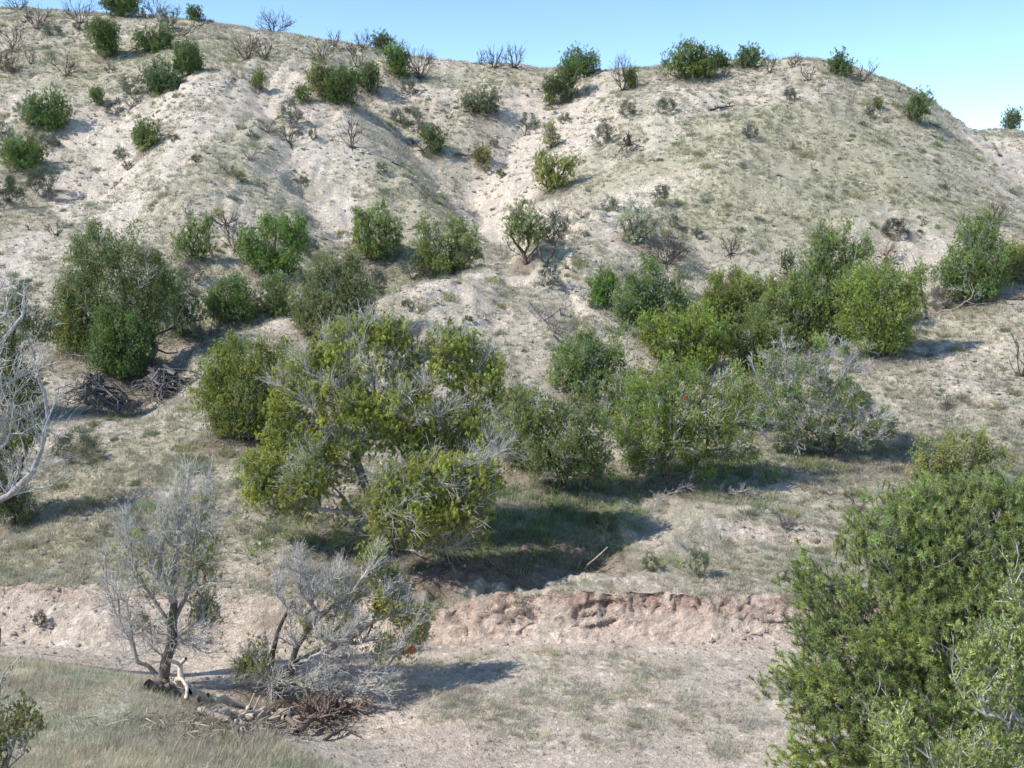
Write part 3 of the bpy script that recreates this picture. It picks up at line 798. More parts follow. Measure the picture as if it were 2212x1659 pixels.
def sage(px, py, w, h, label, tint=G_GREY, name="sage_shrub", cat="shrub", group="grey-green shrubs on the hillside", dens=1., Y=None, stem=B_GREY, leafk=1.0):
    p = where(px, py, Y); dist = math.hypot(p[1], p[2]); m = dist / FPX; W, Hh = w * m, h * m; pxm = 1024 / 2212 / m
    n = 34
    a = rng.random(n) * 6.28; el = rng.random(n) ** .7
    T = np.stack([np.cos(a) * W * .46 * np.sqrt(1 - el ** 2 * .8), np.sin(a) * W * .42 * np.sqrt(1 - el ** 2 * .8), Hh * (.12 + .82 * el)], 1) * rng.uniform(.75, 1.05, (n, 1))
    rt = max(.006, .22 / pxm)
    P, par, r = grow(np.array([0, 0, -.03]), T, step=max(.08, .14 * Hh), wig=.15, r_tip=rt, rbase=rt * 2.6, alpha=.1)
    V, F = skel_tubes(P, par, r, 3)
    (tv, tf), tips = twigs(P, par, r, 90, .26 * Hh, rt * .7, up=.9)
    V, F, C = merge([(V, F, np.asarray(stem)), (tv, tf, np.asarray(stem) * 1.25)])
    root = place(name, label, cat, group, p)
    link("branches", mesh_np("branches", V, F4=F, col_=C, mats=[M_BARK], smooth=True), root)
    cc = np.concatenate([T, tips]); cc = cc[cc[:, 2] > .05 * Hh]
    ls = max(.03, 1.25 / pxm) * leafk
    nl = int(np.clip(dens * 10 * W * Hh / (ls * ls), 400, 20000))
    V, F, c = leaves(cc, np.full(len(cc), .10 * W), nl, ls, np.asarray(tint), upb=.9, asp=.32, cvar=.18, tintv=.06, sprays=1.0)
    link("foliage", mesh_np("foliage", V, F4=F, col_=c, mats=[M_LEAF]), root)
    return root
def log(pts, r0, r1, label, name="fallen_branch", cat="fallen branch", group="fallen branches", colr=B_DARK, side=10, sl=.35, twig=0, lift=.5, Y=None, rough=.12, zk=.6):
    """a fallen trunk or branch whose line is given by points on the ground (px, py[, height in m])"""
    C3 = cast([q[0] for q in pts], [q[1] for q in pts])
    for i, q in enumerate(pts): C3[i, 2] += (q[2] if len(q) > 2 else r0 * lift)
    p = C3[0].copy(); q = C3 - p
    tot = np.linalg.norm(q[-1])
    T = []
    for k in range(side):
        u = rng.uniform(.2, 1) * (len(q) - 1); i = min(int(u), len(q) - 2); b = q[i] + (q[i + 1] - q[i]) * (u - i)
        d = rng.normal(size=3); d[2] = abs(d[2]) * zk + .05; d /= np.linalg.norm(d)
        T.append(b + d * sl * tot * rng.uniform(.3, 1))
    P, par, r = grow(q[0], T, step=max(.08, tot * .07), wig=.18, init=[list(q[1:])], r_tip=r1, rbase=r0, alpha=.05)
    V, F = skel_tubes(P, par, r, 6)
    parts = [(V, F, bark_cols(r, par, colr, colr * 1.2, r1, r0, 6))]
    if twig:
        (tv, tf), _ = twigs(P, par, r, twig, .18 * tot, r1 * .6, up=.2)
        parts.append((tv, tf, colr * 1.3))
    V, F, C = merge(parts)
    # knots and hollows of weathered wood
    nz = fbm(V[:, 0] * 6, V[:, 1] * 6, 5, 2, z=V[:, 2] * 6); V = V + nrm(V - V.mean(0)) * (nz * r0 * rough)[:, None]
    o = link(name, mesh_np(name, V, F4=F, col_=C, mats=[M_BARK], smooth=True), None, p)
    return tag(o, label, cat, group)
def stump(px, py, w, h, label, n=34, colr=B_DARK, name="uprooted_stump", cat="tree stump", group=None, top=.25, down=True, drop=None):
    """a dead root crown: roots arch out from the top of the stump and down to the ground"""
    p = where(px, py); dist = math.hypot(p[1], p[2]); m = dist / FPX; W, Hh = w * m, h * m; pxm = 1024 / 2212 / m
    segA, segB, RA, RB = [], [], [], []
    top_ = np.array([0, .1 * W, Hh * (1 - top)])
    for k in range(n):
        a = rng.uniform(0, 6.28); L = W * .5 * rng.uniform(.35, 1.15)
        e = np.array([math.cos(a) * L, math.sin(a) * L * .8, 0]); e[2] = float(H(np.array([p[0] + e[0]]), np.array([p[1] + e[1]]))[0] - p[2])
        prev = top_ + rng.normal(size=3) * .05 * W; r = max(.015, .0095 * W) * math.exp(rng.normal() * .4)
        st = prev.copy() * rng.uniform(.5, 1.05)
        for s_ in range(1, 7):
            u = s_ / 6
            q = st * (1 - u) + e * u; q[2] = st[2] + (e[2] - st[2]) * u ** rng.uniform(.8, 1.6) + .08 * Hh * math.sin(u * 3.1); q += rng.normal(size=3) * .05 * W * np.array([1, 1, .5])
            segA.append(prev); segB.append(q); RA.append(r); r = max(r * .8, .010); RB.append(r); prev = q
    for k in range(5):
        a = rng.uniform(0, 6.28)
        q = top_ + np.array([math.cos(a) * .16 * W, math.sin(a) * .1 * W, Hh * top * rng.uniform(.5, 1.1)])
        segA.append(top_ * .6); segB.append(top_); RA.append(.10 * W * .7); RB.append(.07 * W * .7)
        segA.append(top_); segB.append(q); RA.append(.05 * W * .8); RB.append(.02)
    V, F = tubes(np.array(segA), np.array(segB), np.array(RA), np.array(RB), 5)
    C = np.repeat(colr * rng.uniform(.7, 1.6, (len(segA), 1)), 10, 0)
    o = link(name, mesh_np(name, V, F4=F, col_=C, mats=[M_BARK], smooth=True), None, p)
    return tag(o, label, cat, group)

# ------------------------------------------------------------------ the plants, one entry for each
HJ = "junipers high on the hillside"; CJ = "junipers on the crest against the sky"; VJ = "junipers in the belt across the slope"
T = tree
# top left, high on the slope
T(262, 34, 84, 48, "round dark juniper on the crest at the top edge of the photo", tint=G_DARK, dead=.05, open_=0, group=CJ)
T(420, 40, 38, 20, "tiny dark juniper peeping over the crest right of the dead gnarled branches", tint=G_DARK, open_=0, group=CJ)
T(230, 125, 74, 80, "dense egg-shaped dark green juniper near the top left crest", tint=(.065, .10, .03), dead=0, open_=-.03, group=HJ, clump=.16)
T(333, 113, 88, 66, "two-lobed dark juniper between the egg-shaped one and the dome-shaped one", lobes=[(312, 92, 22, 24), (352, 88, 26, 30), (334, 98, 26, 16)], tint=(.065, .10, .03), dead=0.05, group=HJ)
T(407, 162, 73, 68, "smooth dome-shaped dark green juniper right of the two-lobed one near the top left", tint=(.065, .10, .03), dead=0, open_=-.03, group=HJ, clump=.16)
T(350, 203, 86, 72, "ragged juniper just below the dome-shaped one with loose tufts", lobes=[(345, 165, 30, 26), (325, 172, 22, 18), (368, 180, 24, 22), (350, 188, 28, 16), (333, 150, 10, 12), (385, 178, 12, 8)], tint=(.06, .10, .035), dead=.1, group=HJ)
T(100, 278, 110, 84, "wide dark green juniper at the left with a spiky top edge", lobes=[(70, 245, 28, 30), (100, 235, 30, 34), (128, 240, 26, 34), (100, 262, 40, 18), (118, 202, 8, 14), (72, 212, 10, 12)], tint=(.07, .115, .03), dead=.05, group=HJ)
T(210, 227, 32, 36, "small upright green juniper between the wide spiky one and the grey shrub", tint=G_MID, group=HJ)
T(557, 193, 34, 33, "small round juniper above the eroded gully left of the long-shadowed cluster", tint=G_MID, group=HJ)
T(660, 222, 34, 34, "small lopsided juniper just left of the three-part cluster below the crest", lean=-.5, tint=G_MID, group=HJ)
T(311, 327, 66, 70, "lone rounded juniper with a sharp shadow on the pale left slope", lobes=[(305, 290, 24, 26), (325, 285, 20, 22), (296, 300, 18, 16), (318, 305, 22, 16), (305, 264, 8, 10), (332, 268, 7, 9)], tint=G_MID, group=HJ)
T(53, 370, 104, 72, "broad low green juniper at the left edge with a grey shrub leaning on it", tint=(.08, .125, .03), open_=0, group=HJ, dead=.05)
T(695, 207, 56, 64, "pale olive juniper at the left end of the three-part cluster", tint=G_OLIVE, group=HJ, open_=.0)
T(740, 224, 78, 78, "darkest middle juniper of the three-part cluster below the crest", tint=(.06, .095, .025), group=HJ, dead=.02, open_=0)
T(800, 200, 52, 54, "open juniper at the right end of the three-part cluster casting a long shadow", tint=G_DARK, group=HJ, open_=.15)
T(826, 110, 48, 25, "low blue-grey juniper on the crest beside a dead shrub", tint=(.07, .10, .05), group=CJ, open_=0)
T(857, 163, 54, 58, "bright green rounded juniper just under the crest left of a dead shrub", tint=(.085, .135, .035), group=HJ, dead=.02, open_=0)
T(1257, 160, 92, 54, "broad two-toned juniper standing on the crest in the middle", tint=(.085, .125, .045), dead=.1, open_=0, group=CJ, lobes=[(1245, 132, 30, 26), (1272, 138, 24, 20), (1225, 146, 18, 14), (1258, 150, 34, 10)])
T(1187, 230, 32, 62, "narrow upright dark juniper below the middle crest", tint=G_DARK, group=HJ, open_=.05)
T(1224, 215, 64, 76, "dense dark juniper directly below the broad crest juniper", tint=(.065, .10, .028), group=HJ, open_=.0)
T(1362, 190, 30, 38, "small green juniper behind the bare dead bush near the crest", tint=G_MID, group=HJ)
T(1040, 245, 88, 66, "wide greyish juniper hugging the pale slope in the top middle", lobes=[(1020, 218, 28, 18), (1052, 208, 28, 22), (1045, 230, 36, 12), (1070, 226, 14, 14), (1008, 205, 10, 8)], tint=(.10, .125, .065), dead=.25, group=HJ, thick=B_DARK, thin=B_BROWN)
T(940, 333, 52, 54, "small dark juniper in the gully left of centre, upper slope", tint=(.07, .10, .03), group=HJ, open_=.12)
T(1042, 355, 40, 40, "small thin juniper beside bare rock ledges in the gully", tint=G_OLIVE, dens=.6, group=HJ, open_=.1)
T(1190, 322, 44, 48, "pale yellowish juniper on the bare ledges", tint=(.17, .18, .08), dens=.6, group=HJ, open_=.1)
T(1197, 410, 98, 86, "open two-lobed juniper with visible trunk on the bare pale slope", lobes=[(1180, 352, 26, 24), (1172, 378, 20, 12), (1226, 362, 22, 22), (1205, 395, 22, 12), (1190, 372, 16, 14), (1176, 332, 10, 8), (1240, 350, 8, 8)], tint=(.13, .16, .04), dens=.95, thick=B_DARK, thin=B_DARK, group=HJ, dead=.05)
T(1500, 170, 112, 84, "large round juniper on the crest with a short dark trunk", lobes=[(1485, 115, 34, 24), (1515, 125, 28, 26), (1455, 138, 24, 20), (1490, 140, 38, 18), (1530, 140, 18, 14)], tint=(.09, .125, .035), dead=.05, thick=B_DARK, thin=B_DARK, group=CJ)
T(1553, 146, 46, 26, "low shaggy juniper just right of the large round crest juniper", tint=G_DARK, group=CJ, open_=0)
T(1615, 144, 66, 32, "flat-topped juniper half hidden behind the right crest", tint=(.085, .125, .045), group=CJ, open_=0)
T(1812, 163, 58, 36, "dark juniper on the right crest beside leaning dead sticks", tint=G_DARK, group=CJ, open_=0)
T(1980, 266, 58, 62, "dark juniper on the steep right end of the hill with its shadow behind", tint=(.085, .12, .045), dead=.15, group=HJ, open_=.0)
T(2183, 304, 44, 44, "lone juniper on the far pale ridge at the right edge", tint=(.085, .12, .05), Y=91.5, group=CJ, open_=.08)
T(1895, 234, 22, 20, "tiny yellow-green juniper left of the dark one on the right slope", tint=G_OLIVE, group=HJ)
# middle belt
T(415, 568, 92, 98, "open juniper with bare lower limbs on the left slope", lobes=[(420, 500, 30, 24), (395, 530, 22, 16), (440, 520, 20, 26), (425, 545, 26, 12), (448, 490, 10, 14)], tint=G_MID, dens=.8, group=VJ, thick=B_DARK, thin=B_DARK, dead=.15)
T(592, 592, 150, 124, "bright green multi-topped juniper right of dead grey sticks", lobes=[(600, 500, 34, 34), (550, 540, 34, 30), (635, 530, 28, 40), (590, 560, 48, 26), (575, 495, 14, 18), (648, 495, 12, 18), (530, 525, 16, 18)], tint=(.09, .15, .03), dead=.08, group=VJ)
T(810, 562, 122, 112, "bushy juniper with dark limbs at its foot, second of the belt's upper row", lobes=[(785, 500, 26, 30), (820, 490, 24, 34), (850, 510, 18, 34), (810, 530, 44, 22), (780, 475, 8, 12)], tint=(.105, .145, .04), dead=.12, group=VJ, trunks=3, thick=B_DARK)
T(965, 592, 142, 116, "wide juniper with grey sticks in its middle above the mid spur", lobes=[(930, 530, 28, 30), (1000, 510, 34, 30), (960, 560, 44, 22), (920, 560, 20, 24), (1015, 545, 24, 22), (985, 480, 9, 10), (920, 495, 6, 16)], tint=(.115, .15, .038), dead=.25, twig=120, group=VJ)
T(1135, 570, 92, 118, "gnarled juniper with a thick twisted trunk and umbrella crown on the spur", lobes=[(1130, 480, 38, 28), (1155, 500, 24, 24), (1112, 505, 20, 22), (1135, 515, 34, 14)], tint=(.125, .155, .05), dens=.75, dead=.15, twig=70, group=VJ, thick=(.15, .10, .075), thin=B_BROWN, rb=.085, limbs=[[(1136, 568), (1130, 545), (1118, 530)], [(1133, 550), (1142, 530)], [(1132, 555), (1105, 540), (1098, 530)], [(1137, 560), (1155, 540)]])
T(1370, 522, 92, 88, "pale thin-leaved juniper on the pale streak, right of centre", lobes=[(1370, 470, 34, 24), (1400, 480, 22, 26), (1380, 500, 34, 18), (1348, 475, 16, 14)], tint=(.19, .215, .115), dens=.6, dead=.35, twig=110, group=VJ)
T(1302, 662, 66, 76, "compact bright green juniper alone right of the spur", tint=(.09, .155, .03), dead=.03, open_=0, group=VJ)
T(500, 692, 134, 98, "mid-sized juniper at the left of the belt above the pale low spur", lobes=[(490, 645, 44, 32), (530, 655, 30, 30), (460, 660, 26, 28), (500, 675, 54, 16), (505, 618, 12, 12)], tint=(.085, .13, .04), dead=.1, group=VJ)
T(600, 684, 84, 100, "upright green juniper filling the gap left of the big olive one", tint=(.11, .155, .05), dead=.12, group=VJ, open_=.0)
T(725, 728, 196, 182, "tall olive juniper behind the big silver-branched one", lobes=[(700, 590, 36, 40), (755, 600, 38, 42), (670, 650, 42, 42), (780, 640, 34, 46), (720, 660, 60, 42), (700, 700, 56, 28), (770, 690, 40, 28), (760, 565, 14, 20), (640, 690, 14, 18)], tint=(.115, .135, .05), dead=.15, group=VJ, twig=150, trunks=2)
T(390, 725, 110, 160, "shaded grey-green juniper behind the right side of the left thicket", lobes=[(375, 640, 40, 36), (395, 690, 42, 34), (350, 600, 26, 30)], tint=(.085, .115, .055), dead=.25, twig=140, group=VJ)
T(265, 792, 250, 300, "tallest dark juniper of the left thicket over two uprooted stumps", lobes=[(215, 540, 46, 38), (270, 545, 44, 36), (180, 590, 40, 46), (240, 610, 62, 50), (315, 610, 44, 44), (290, 665, 56, 44), (340, 660, 40, 50), (200, 660, 44, 36), (165, 545, 18, 22), (320, 560, 24, 22), (200, 505, 16, 14), (250, 700, 60, 40), (160, 640, 40, 40), (320, 720, 34, 40), (210, 740, 50, 40), (370, 620, 26, 40)],
  tint=(.085, .115, .035), dead=.12, group=VJ, limbs=[[(268, 790), (310, 735), (318, 680)], [(312, 730), (270, 650)], [(318, 700), (330, 640)]], rb=.2, twig=160, thick=B_DARK)
T(160, 762, 130, 150, "yellowish dark juniper on the left side of the left thicket", lobes=[(170, 690, 40, 44), (140, 720, 30, 40), (190, 740, 30, 36), (160, 655, 20, 24)], tint=(.10, .12, .028), dead=.1, group=VJ)
T(262, 815, 144, 140, "dense front juniper of the left thicket growing between the two stumps", lobes=[(250, 720, 46, 36), (230, 760, 38, 40), (290, 760, 40, 38), (262, 785, 58, 26), (285, 700, 12, 16), (235, 695, 12, 16)], tint=(.08, .125, .035), dead=.04, group=VJ, Y=None)
T(528, 948, 214, 208, "dense rounded juniper immediately left of the big silver-branched one", lobes=[(480, 800, 44, 46), (540, 790, 50, 48), (590, 800, 38, 44), (460, 860, 44, 46), (530, 870, 70, 54), (590, 870, 44, 50), (500, 915, 44, 24), (560, 920, 44, 24), (480, 760, 12, 14), (560, 752, 14, 12)], tint=(.125, .155, .036), dead=.08, group=VJ, trunks=3, thick=B_DARK, twig=60)
# right-hand thicket
T(1405, 702, 176, 146, "broad grey-green juniper at the left end of the right thicket", lobes=[(1405, 600, 28, 34), (1370, 640, 44, 34), (1440, 640, 42, 34), (1400, 670, 68, 28), (1350, 670, 26, 24), (1470, 665, 24, 28)], tint=(.105, .15, .05), dead=.12, group=VJ, twig=100)
T(1280, 858, 176, 156, "fan-shaped juniper with a silvery right half and a dark trunk", lobes=[(1250, 760, 44, 36, 0, 1), (1225, 805, 36, 34, 0, 1), (1280, 800, 46, 38, 0, 1), (1325, 760, 34, 46, 0, .35), (1335, 800, 30, 34, 0, .3), (1270, 830, 46, 18), (1265, 735, 20, 22)], tint=(.115, .165, .05), dead=.1, twig=420, group=VJ, thick=B_DARK, trunks=2)
T(1490, 800, 180, 150, "yellow-green juniper in the middle of the right thicket with grey stems below", lobes=[(1480, 700, 50, 30), (1530, 710, 40, 34), (1440, 740, 44, 34), (1500, 750, 66, 34), (1550, 750, 30, 32), (1480, 780, 50, 20), (1410, 720, 34, 30)], tint=(.135, .18, .038), dead=.12, twig=140, group=VJ)
T(1585, 708, 168, 122, "juniper with reddish-green tips in the back row of the right thicket", lobes=[(1610, 620, 38, 30), (1560, 640, 40, 30), (1640, 650, 30, 34), (1590, 670, 60, 30), (1540, 670, 26, 24)], tint=(.12, .15, .035), dead=.15, group=VJ, twig=70)
T(1795, 722, 150, 228, "tallest juniper of the right thicket rising behind the others", lobes=[(1800, 525, 36, 28), (1850, 550, 34, 30), (1760, 575, 34, 34), (1800, 600, 60, 40), (1830, 650, 50, 50), (1760, 650, 44, 50), (1780, 540, 24, 26)], tint=(.105, .145, .04), dead=.12, twig=170, group=VJ)
T(1725, 745, 184, 140, "spreading juniper with dark lower stems in the right thicket's middle", lobes=[(1700, 640, 44, 30), (1660, 680, 44, 34), (1740, 670, 50, 36), (1690, 710, 60, 26), (1770, 700, 40, 34), (1630, 710, 26, 24), (1725, 620, 24, 20)], tint=(.115, .155, .042), dead=.15, twig=150, group=VJ, trunks=3, thick=B_DARK)
T(1905, 770, 196, 206, "big rounded juniper at the right end of the right thicket with a deep shadow", lobes=[(1890, 600, 46, 28), (1935, 620, 44, 34), (1860, 640, 50, 36), (1920, 670, 62, 40), (1960, 650, 30, 46), (1880, 710, 60, 34), (1930, 730, 40, 28), (1840, 690, 34, 34), (1985, 600, 12, 22), (1830, 620, 26, 22)], tint=(.125, .17, .04), dead=.06, group=VJ, twig=100)
T(2098, 652, 166, 176, "tall forked juniper standing apart near the right edge", lobes=[(2100, 510, 32, 30), (2135, 530, 30, 34), (2080, 560, 40, 36), (2130, 580, 40, 36), (2050, 590, 34, 30), (2095, 615, 60, 28), (2160, 600, 20, 34), (2145, 500, 12, 20)], tint=(.105, .15, .045), dead=.12, group=VJ, twig=150)
T(2195, 606, 86, 84, "yellowish juniper cut by the right edge of the photo", tint=(.13, .16, .04), dead=.08, group=VJ, open_=.0)
T(1700, 604, 44, 62, "thin half-dead juniper sapling above the right thicket", tint=G_DARK, dens=.7, dead=.5, thick=B_DARK, thin=B_DARK, group=VJ, twig=30)
T(1440, 1036, 260, 262, "large juniper with a stout trunk and rust-red dead patch right of centre", lobes=[(1400, 830, 46, 34), (1480, 820, 50, 36, .3, .8), (1560, 850, 44, 44, .3, .6), (1380, 890, 44, 44), (1450, 880, 60, 46, 0, .9), (1530, 910, 50, 44, 0, .5), (1400, 940, 60, 50, -.4, 1), (1470, 950, 60, 40, -.3, .9), (1580, 940, 46, 36, 0, .9), (1380, 985, 40, 24), (1540, 985, 60, 18, 0, .8), (1620, 890, 20, 30, 0, .5), (1395, 1008, 46, 20, -.2, .9), (1500, 1016, 56, 14, 0, .7), (1345, 930, 24, 40, 0, .8), (1600, 985, 40, 18, 0, .7)],
  tint=(.12, .165, .038), dead=.12, twig=600, rusty=2, group=VJ, thick=B_BROWN, thin=B_GREY, rb=.17, limbs=[[(1440, 1034), (1437, 1000), (1425, 960)], [(1440, 1012), (1480, 990), (1540, 985)], [(1438, 1002), (1410, 985), (1380, 960)], [(1440, 1000), (1465, 950), (1500, 880)]])
T(1215, 1062, 214, 200, "dark multi-stemmed juniper in the shade right of the big silver-branched one", lobes=[(1180, 890, 40, 34, 0, .8), (1240, 900, 44, 34, 0, .8), (1290, 920, 38, 44, 0, .4), (1160, 950, 44, 44, 0, .6), (1220, 960, 50, 40, -.3, 1), (1280, 980, 40, 34, 0, .8), (1180, 1010, 50, 30, 0, .8), (1240, 1010, 46, 30, 0, .9), (1130, 900, 26, 44, 0, .7), (1300, 1020, 28, 26, 0, .7)],
  tint=(.105, .14, .04), dead=.12, twig=520, group=VJ, thick=B_DARK, thin=B_GREY, limbs=[[(1215, 1060), (1215, 1010), (1205, 960)], [(1216, 1040), (1240, 990), (1262, 930)], [(1214, 1020), (1180, 970), (1170, 920)]], rb=.12, rusty=1)
T(1790, 982, 300, 236, "sprawling half-dead juniper of tangled grey branches in the right middle", lobes=[(1800, 780, 50, 34, 0, .05), (1850, 790, 30, 30, 0, .05), (1740, 800, 44, 34, 0, .35), (1810, 860, 60, 34, 0, .55), (1700, 850, 50, 36, 0, .5), (1870, 900, 50, 34, -.2, .15), (1670, 900, 40, 28, 0, .6), (1760, 910, 60, 34, -.3, .3), (1830, 940, 60, 28, -.3, .4), (1900, 950, 40, 26, 0, .5), (1710, 950, 50, 22, 0, .6), (1650, 800, 30, 40, 0, .5)],
  tint=(.11, .155, .045), dead=.1, twig=2000, twigcol=B_SILVER * .95, group=VJ, thick=B_DARK, thin=B_SILVER * .8, rb=.15, limbs=[[(1790, 980), (1760, 930), (1710, 900), (1660, 880)], [(1795, 970), (1810, 920), (1800, 850), (1840, 780)], [(1800, 975), (1860, 930), (1910, 890)], [(1790, 975), (1730, 960), (1660, 950)]])
T(1692, 815, 84, 96, "thin silver-topped juniper between the thicket and the tangled half-dead one", lobes=[(1690, 750, 26, 30, 0, .1), (1700, 780, 34, 24, 0, .5), (1670, 790, 24, 20, 0, .6)], tint=G_MID, dens=.7, dead=.3, twig=220, group=VJ, thin=B_SILVER * .8)
T(2075, 1068, 220, 140, "olive juniper with ragged crown behind the top of the big pinyon", lobes=[(2020, 985, 46, 28, 0, .85), (2080, 975, 50, 28, 0, .9), (2140, 990, 40, 32, 0, .8), (2070, 1020, 80, 26, 0, .8), (2000, 1020, 30, 20)], tint=(.15, .175, .055), dead=.15, twig=260, group=VJ, rusty=0)
T(40, 900, 150, 330, "dark juniper at the left edge behind silver dead branches", lobes=[(30, 660, 26, 30), (60, 700, 24, 40, 0, .7), (10, 750, 36, 50), (60, 850, 30, 44, 0, .7), (10, 860, 36, 44), (100, 720, 14, 24)], tint=(.075, .10, .03), dead=.1, group=VJ, twig=200, thick=B_DARK)
T(30, 1135, 130, 240, "low dark juniper under the silver branches at the left edge", lobes=[(20, 960, 44, 50, 0, .8), (60, 930, 40, 40, 0, .7), (20, 1040, 40, 44, 0, .6), (-40, 1000, 50, 60), (25, 1100, 44, 28)], tint=(.075, .10, .035), dead=.25, group=VJ, twig=380, rusty=3, thick=B_DARK)
T(1640, 800, 150, 120, "dull green juniper filling the middle gap of the right thicket below the spreading one", lobes=[(1620, 720, 44, 34), (1670, 740, 40, 34), (1640, 770, 60, 24), (1595, 750, 30, 30)], tint=(.11, .145, .045), dead=.2, twig=160, group=VJ)
T(1345, 930, 120, 130, "grey-twigged juniper between the shaded multi-stemmed one and the stout-trunked one", lobes=[(1340, 850, 40, 30, 0, .5), (1360, 880, 34, 34, 0, .5), (1320, 900, 34, 26, 0, .7)], tint=(.12, .16, .05), dead=.2, twig=300, group=VJ)
T(1130, 1010, 130, 150, "dark grey-green juniper touching the right side of the big central one", lobes=[(1120, 900, 40, 34, 0, .6), (1150, 940, 34, 34, 0, .6), (1110, 960, 36, 34, 0, .5), (1140, 985, 50, 20, 0, .7)], tint=(.09, .12, .04), dead=.2, twig=420, group=VJ)
T(1600, 920, 130, 110, "loose yellow-green juniper joining the stout-trunked one to the tangled half-dead one", lobes=[(1600, 850, 40, 34, 0, .8), (1630, 880, 34, 30, 0, .7), (1580, 890, 40, 24, 0, .8)], tint=(.125, .16, .045), dead=.2, twig=260, group=VJ)
# the big central juniper
T(845, 1182, 590, 500, "huge spreading juniper with yellow-green tufts and silver inner branches in the centre", name="old_juniper_tree", group="large junipers by the wash",
  lobes=[(790, 728, 84, 36, .2, 1), (850, 725, 34, 34, .2, 1), (700, 775, 62, 40, 0, 1), (650, 830, 54, 48, 0, .95), (615, 900, 42, 56, 0, .85), (985, 742, 62, 34, .3, 1), (1045, 800, 46, 56, .4, 1), (1075, 850, 18, 40, .4, 1), (960, 800, 44, 34, .2, .7),
         (800, 810, 110, 60, .2, .28), (900, 800, 60, 60, .5, .25), (720, 870, 70, 54, -.4, .65), (800, 890, 66, 46, -.5, .7), (760, 960, 60, 36, -.4, .5), (900, 870, 70, 60, -.3, .45), (990, 890, 60, 60, 0, .5), (870, 940, 80, 50, 0, .5), (1050, 960, 60, 50, 0, .4), (680, 940, 60, 44, 0, .6), (660, 990, 60, 34, -.3, .6),
         (560, 1010, 50, 34, -.5, 1), (600, 1050, 50, 40, -.6, 1), (655, 1040, 50, 44, -.8, 1), (545, 1060, 26, 50, -.5, .7), (640, 1100, 60, 24, -.5, .5), (720, 1050, 60, 46, 0, .25), (770, 1110, 50, 40, -.3, .2),
         (860, 1055, 60, 48, -1.6, 1), (930, 1030, 70, 44, -1.5, 1), (1010, 1040, 60, 50, -1.3, 1), (900, 1110, 90, 50, -1.7, .8), (1000, 1100, 70, 50, -1.4, .6), (1050, 1060, 34, 60, -1, .9), (850, 1150, 50, 30, -1.6, .9), (950, 1150, 70, 30, -1.4, .5), (820, 1100, 40, 44, -1.6, 1), (760, 1160, 60, 26, -.3, .3), (980, 1180, 80, 24, -1.0, .5), (720, 990, 50, 40, -.2, .5), (900, 960, 60, 40, 0, .6), (1010, 950, 60, 44, 0, .6), (600, 960, 40, 30, 0, .9), (860, 880, 60, 50, .4, .35)],
  tint=(.165, .195, .043), grow_=1.12, dead=.0, twig=5200, rusty=3, clump=.17, leaf=.040, nleaf=700000, rb=.26, rtip=.010, thick=(.15, .125, .11), thin=(.52, .50, .47), litter=.8, tjit=.10,
  limbs=[[(845, 1182), (835, 1140), (800, 1080, .2), (775, 1010, .3), (760, 960, .3), (700, 935, 0), (640, 900)], [(775, 1005, .3), (770, 940, .5), (760, 860, .4), (740, 780, .2)],
         [(838, 1150), (850, 1080, .4), (880, 1000, .8), (900, 900, .7), (880, 800, .5), (840, 740, .2)], [(860, 1050, .5), (950, 950, .8), (980, 860, .6), (990, 760, .4)], [(880, 1000, .8), (820, 880, .5), (800, 800, .4)],
         [(830, 1140), (760, 1108, -.3), (690, 1100, -.6), (620, 1060, -.6)], [(950, 950, .8), (1010, 900, .6), (1060, 840, .5)], [(840, 1130, -.2), (890, 1110, -1.0), (960, 1090, -1.3), (1030, 1060, -1.2)], [(840, 1130, -.2), (860, 1100, -1.2), (870, 1060, -1.6)], [(870, 1010, .7), (1000, 970, .5), (1080, 950, .2)]])
# silver half-dead trees by the wash
T(352, 1476, 270, 480, "upright half-dead silver juniper rising from the driftwood by the wash", name="half_dead_juniper", group="large junipers by the wash",
  lobes=[(400, 1090, 30, 90, 0, .02), (440, 1130, 26, 80, 0, .12), (370, 1150, 40, 90, 0, .12), (300, 1200, 50, 70, 0, .22), (430, 1220, 44, 60, 0, .35), (360, 1260, 70, 60, 0, .10), (440, 1320, 36, 40, .3, .95), (250, 1290, 40, 50, 0, .03), (320, 1360, 70, 40, 0, .05), (420, 1390, 60, 34, 0, .06), (290, 1430, 50, 24, 0, .02), (240, 1250, 24, 50, 0, .02)],
  tint=(.14, .165, .045), dead=.15, twig=1900, twigcol=B_SILVER * 1.05, thick=(.17, .15, .135), thin=(.55, .53, .50), clump=.13, leaf=.05, rb=.12, rtip=.009, litter=.3, depth=.7,
  limbs=[[(352, 1474), (358, 1430), (372, 1390), (372, 1345), (368, 1250), (385, 1140), (408, 1015)], [(372, 1355), (335, 1300), (290, 1220), (275, 1160), (268, 1110)], [(365, 1400), (300, 1350), (250, 1325), (232, 1270), (226, 1200)], [(370, 1300), (345, 1220), (355, 1150), (380, 1060)],
         [(372, 1350), (405, 1280), (415, 1190), (440, 1090), (455, 1020)], [(372, 1385), (410, 1360), (440, 1340)], [(360, 1425), (330, 1400), (280, 1425)], [(370, 1390), (420, 1395), (450, 1375)]])
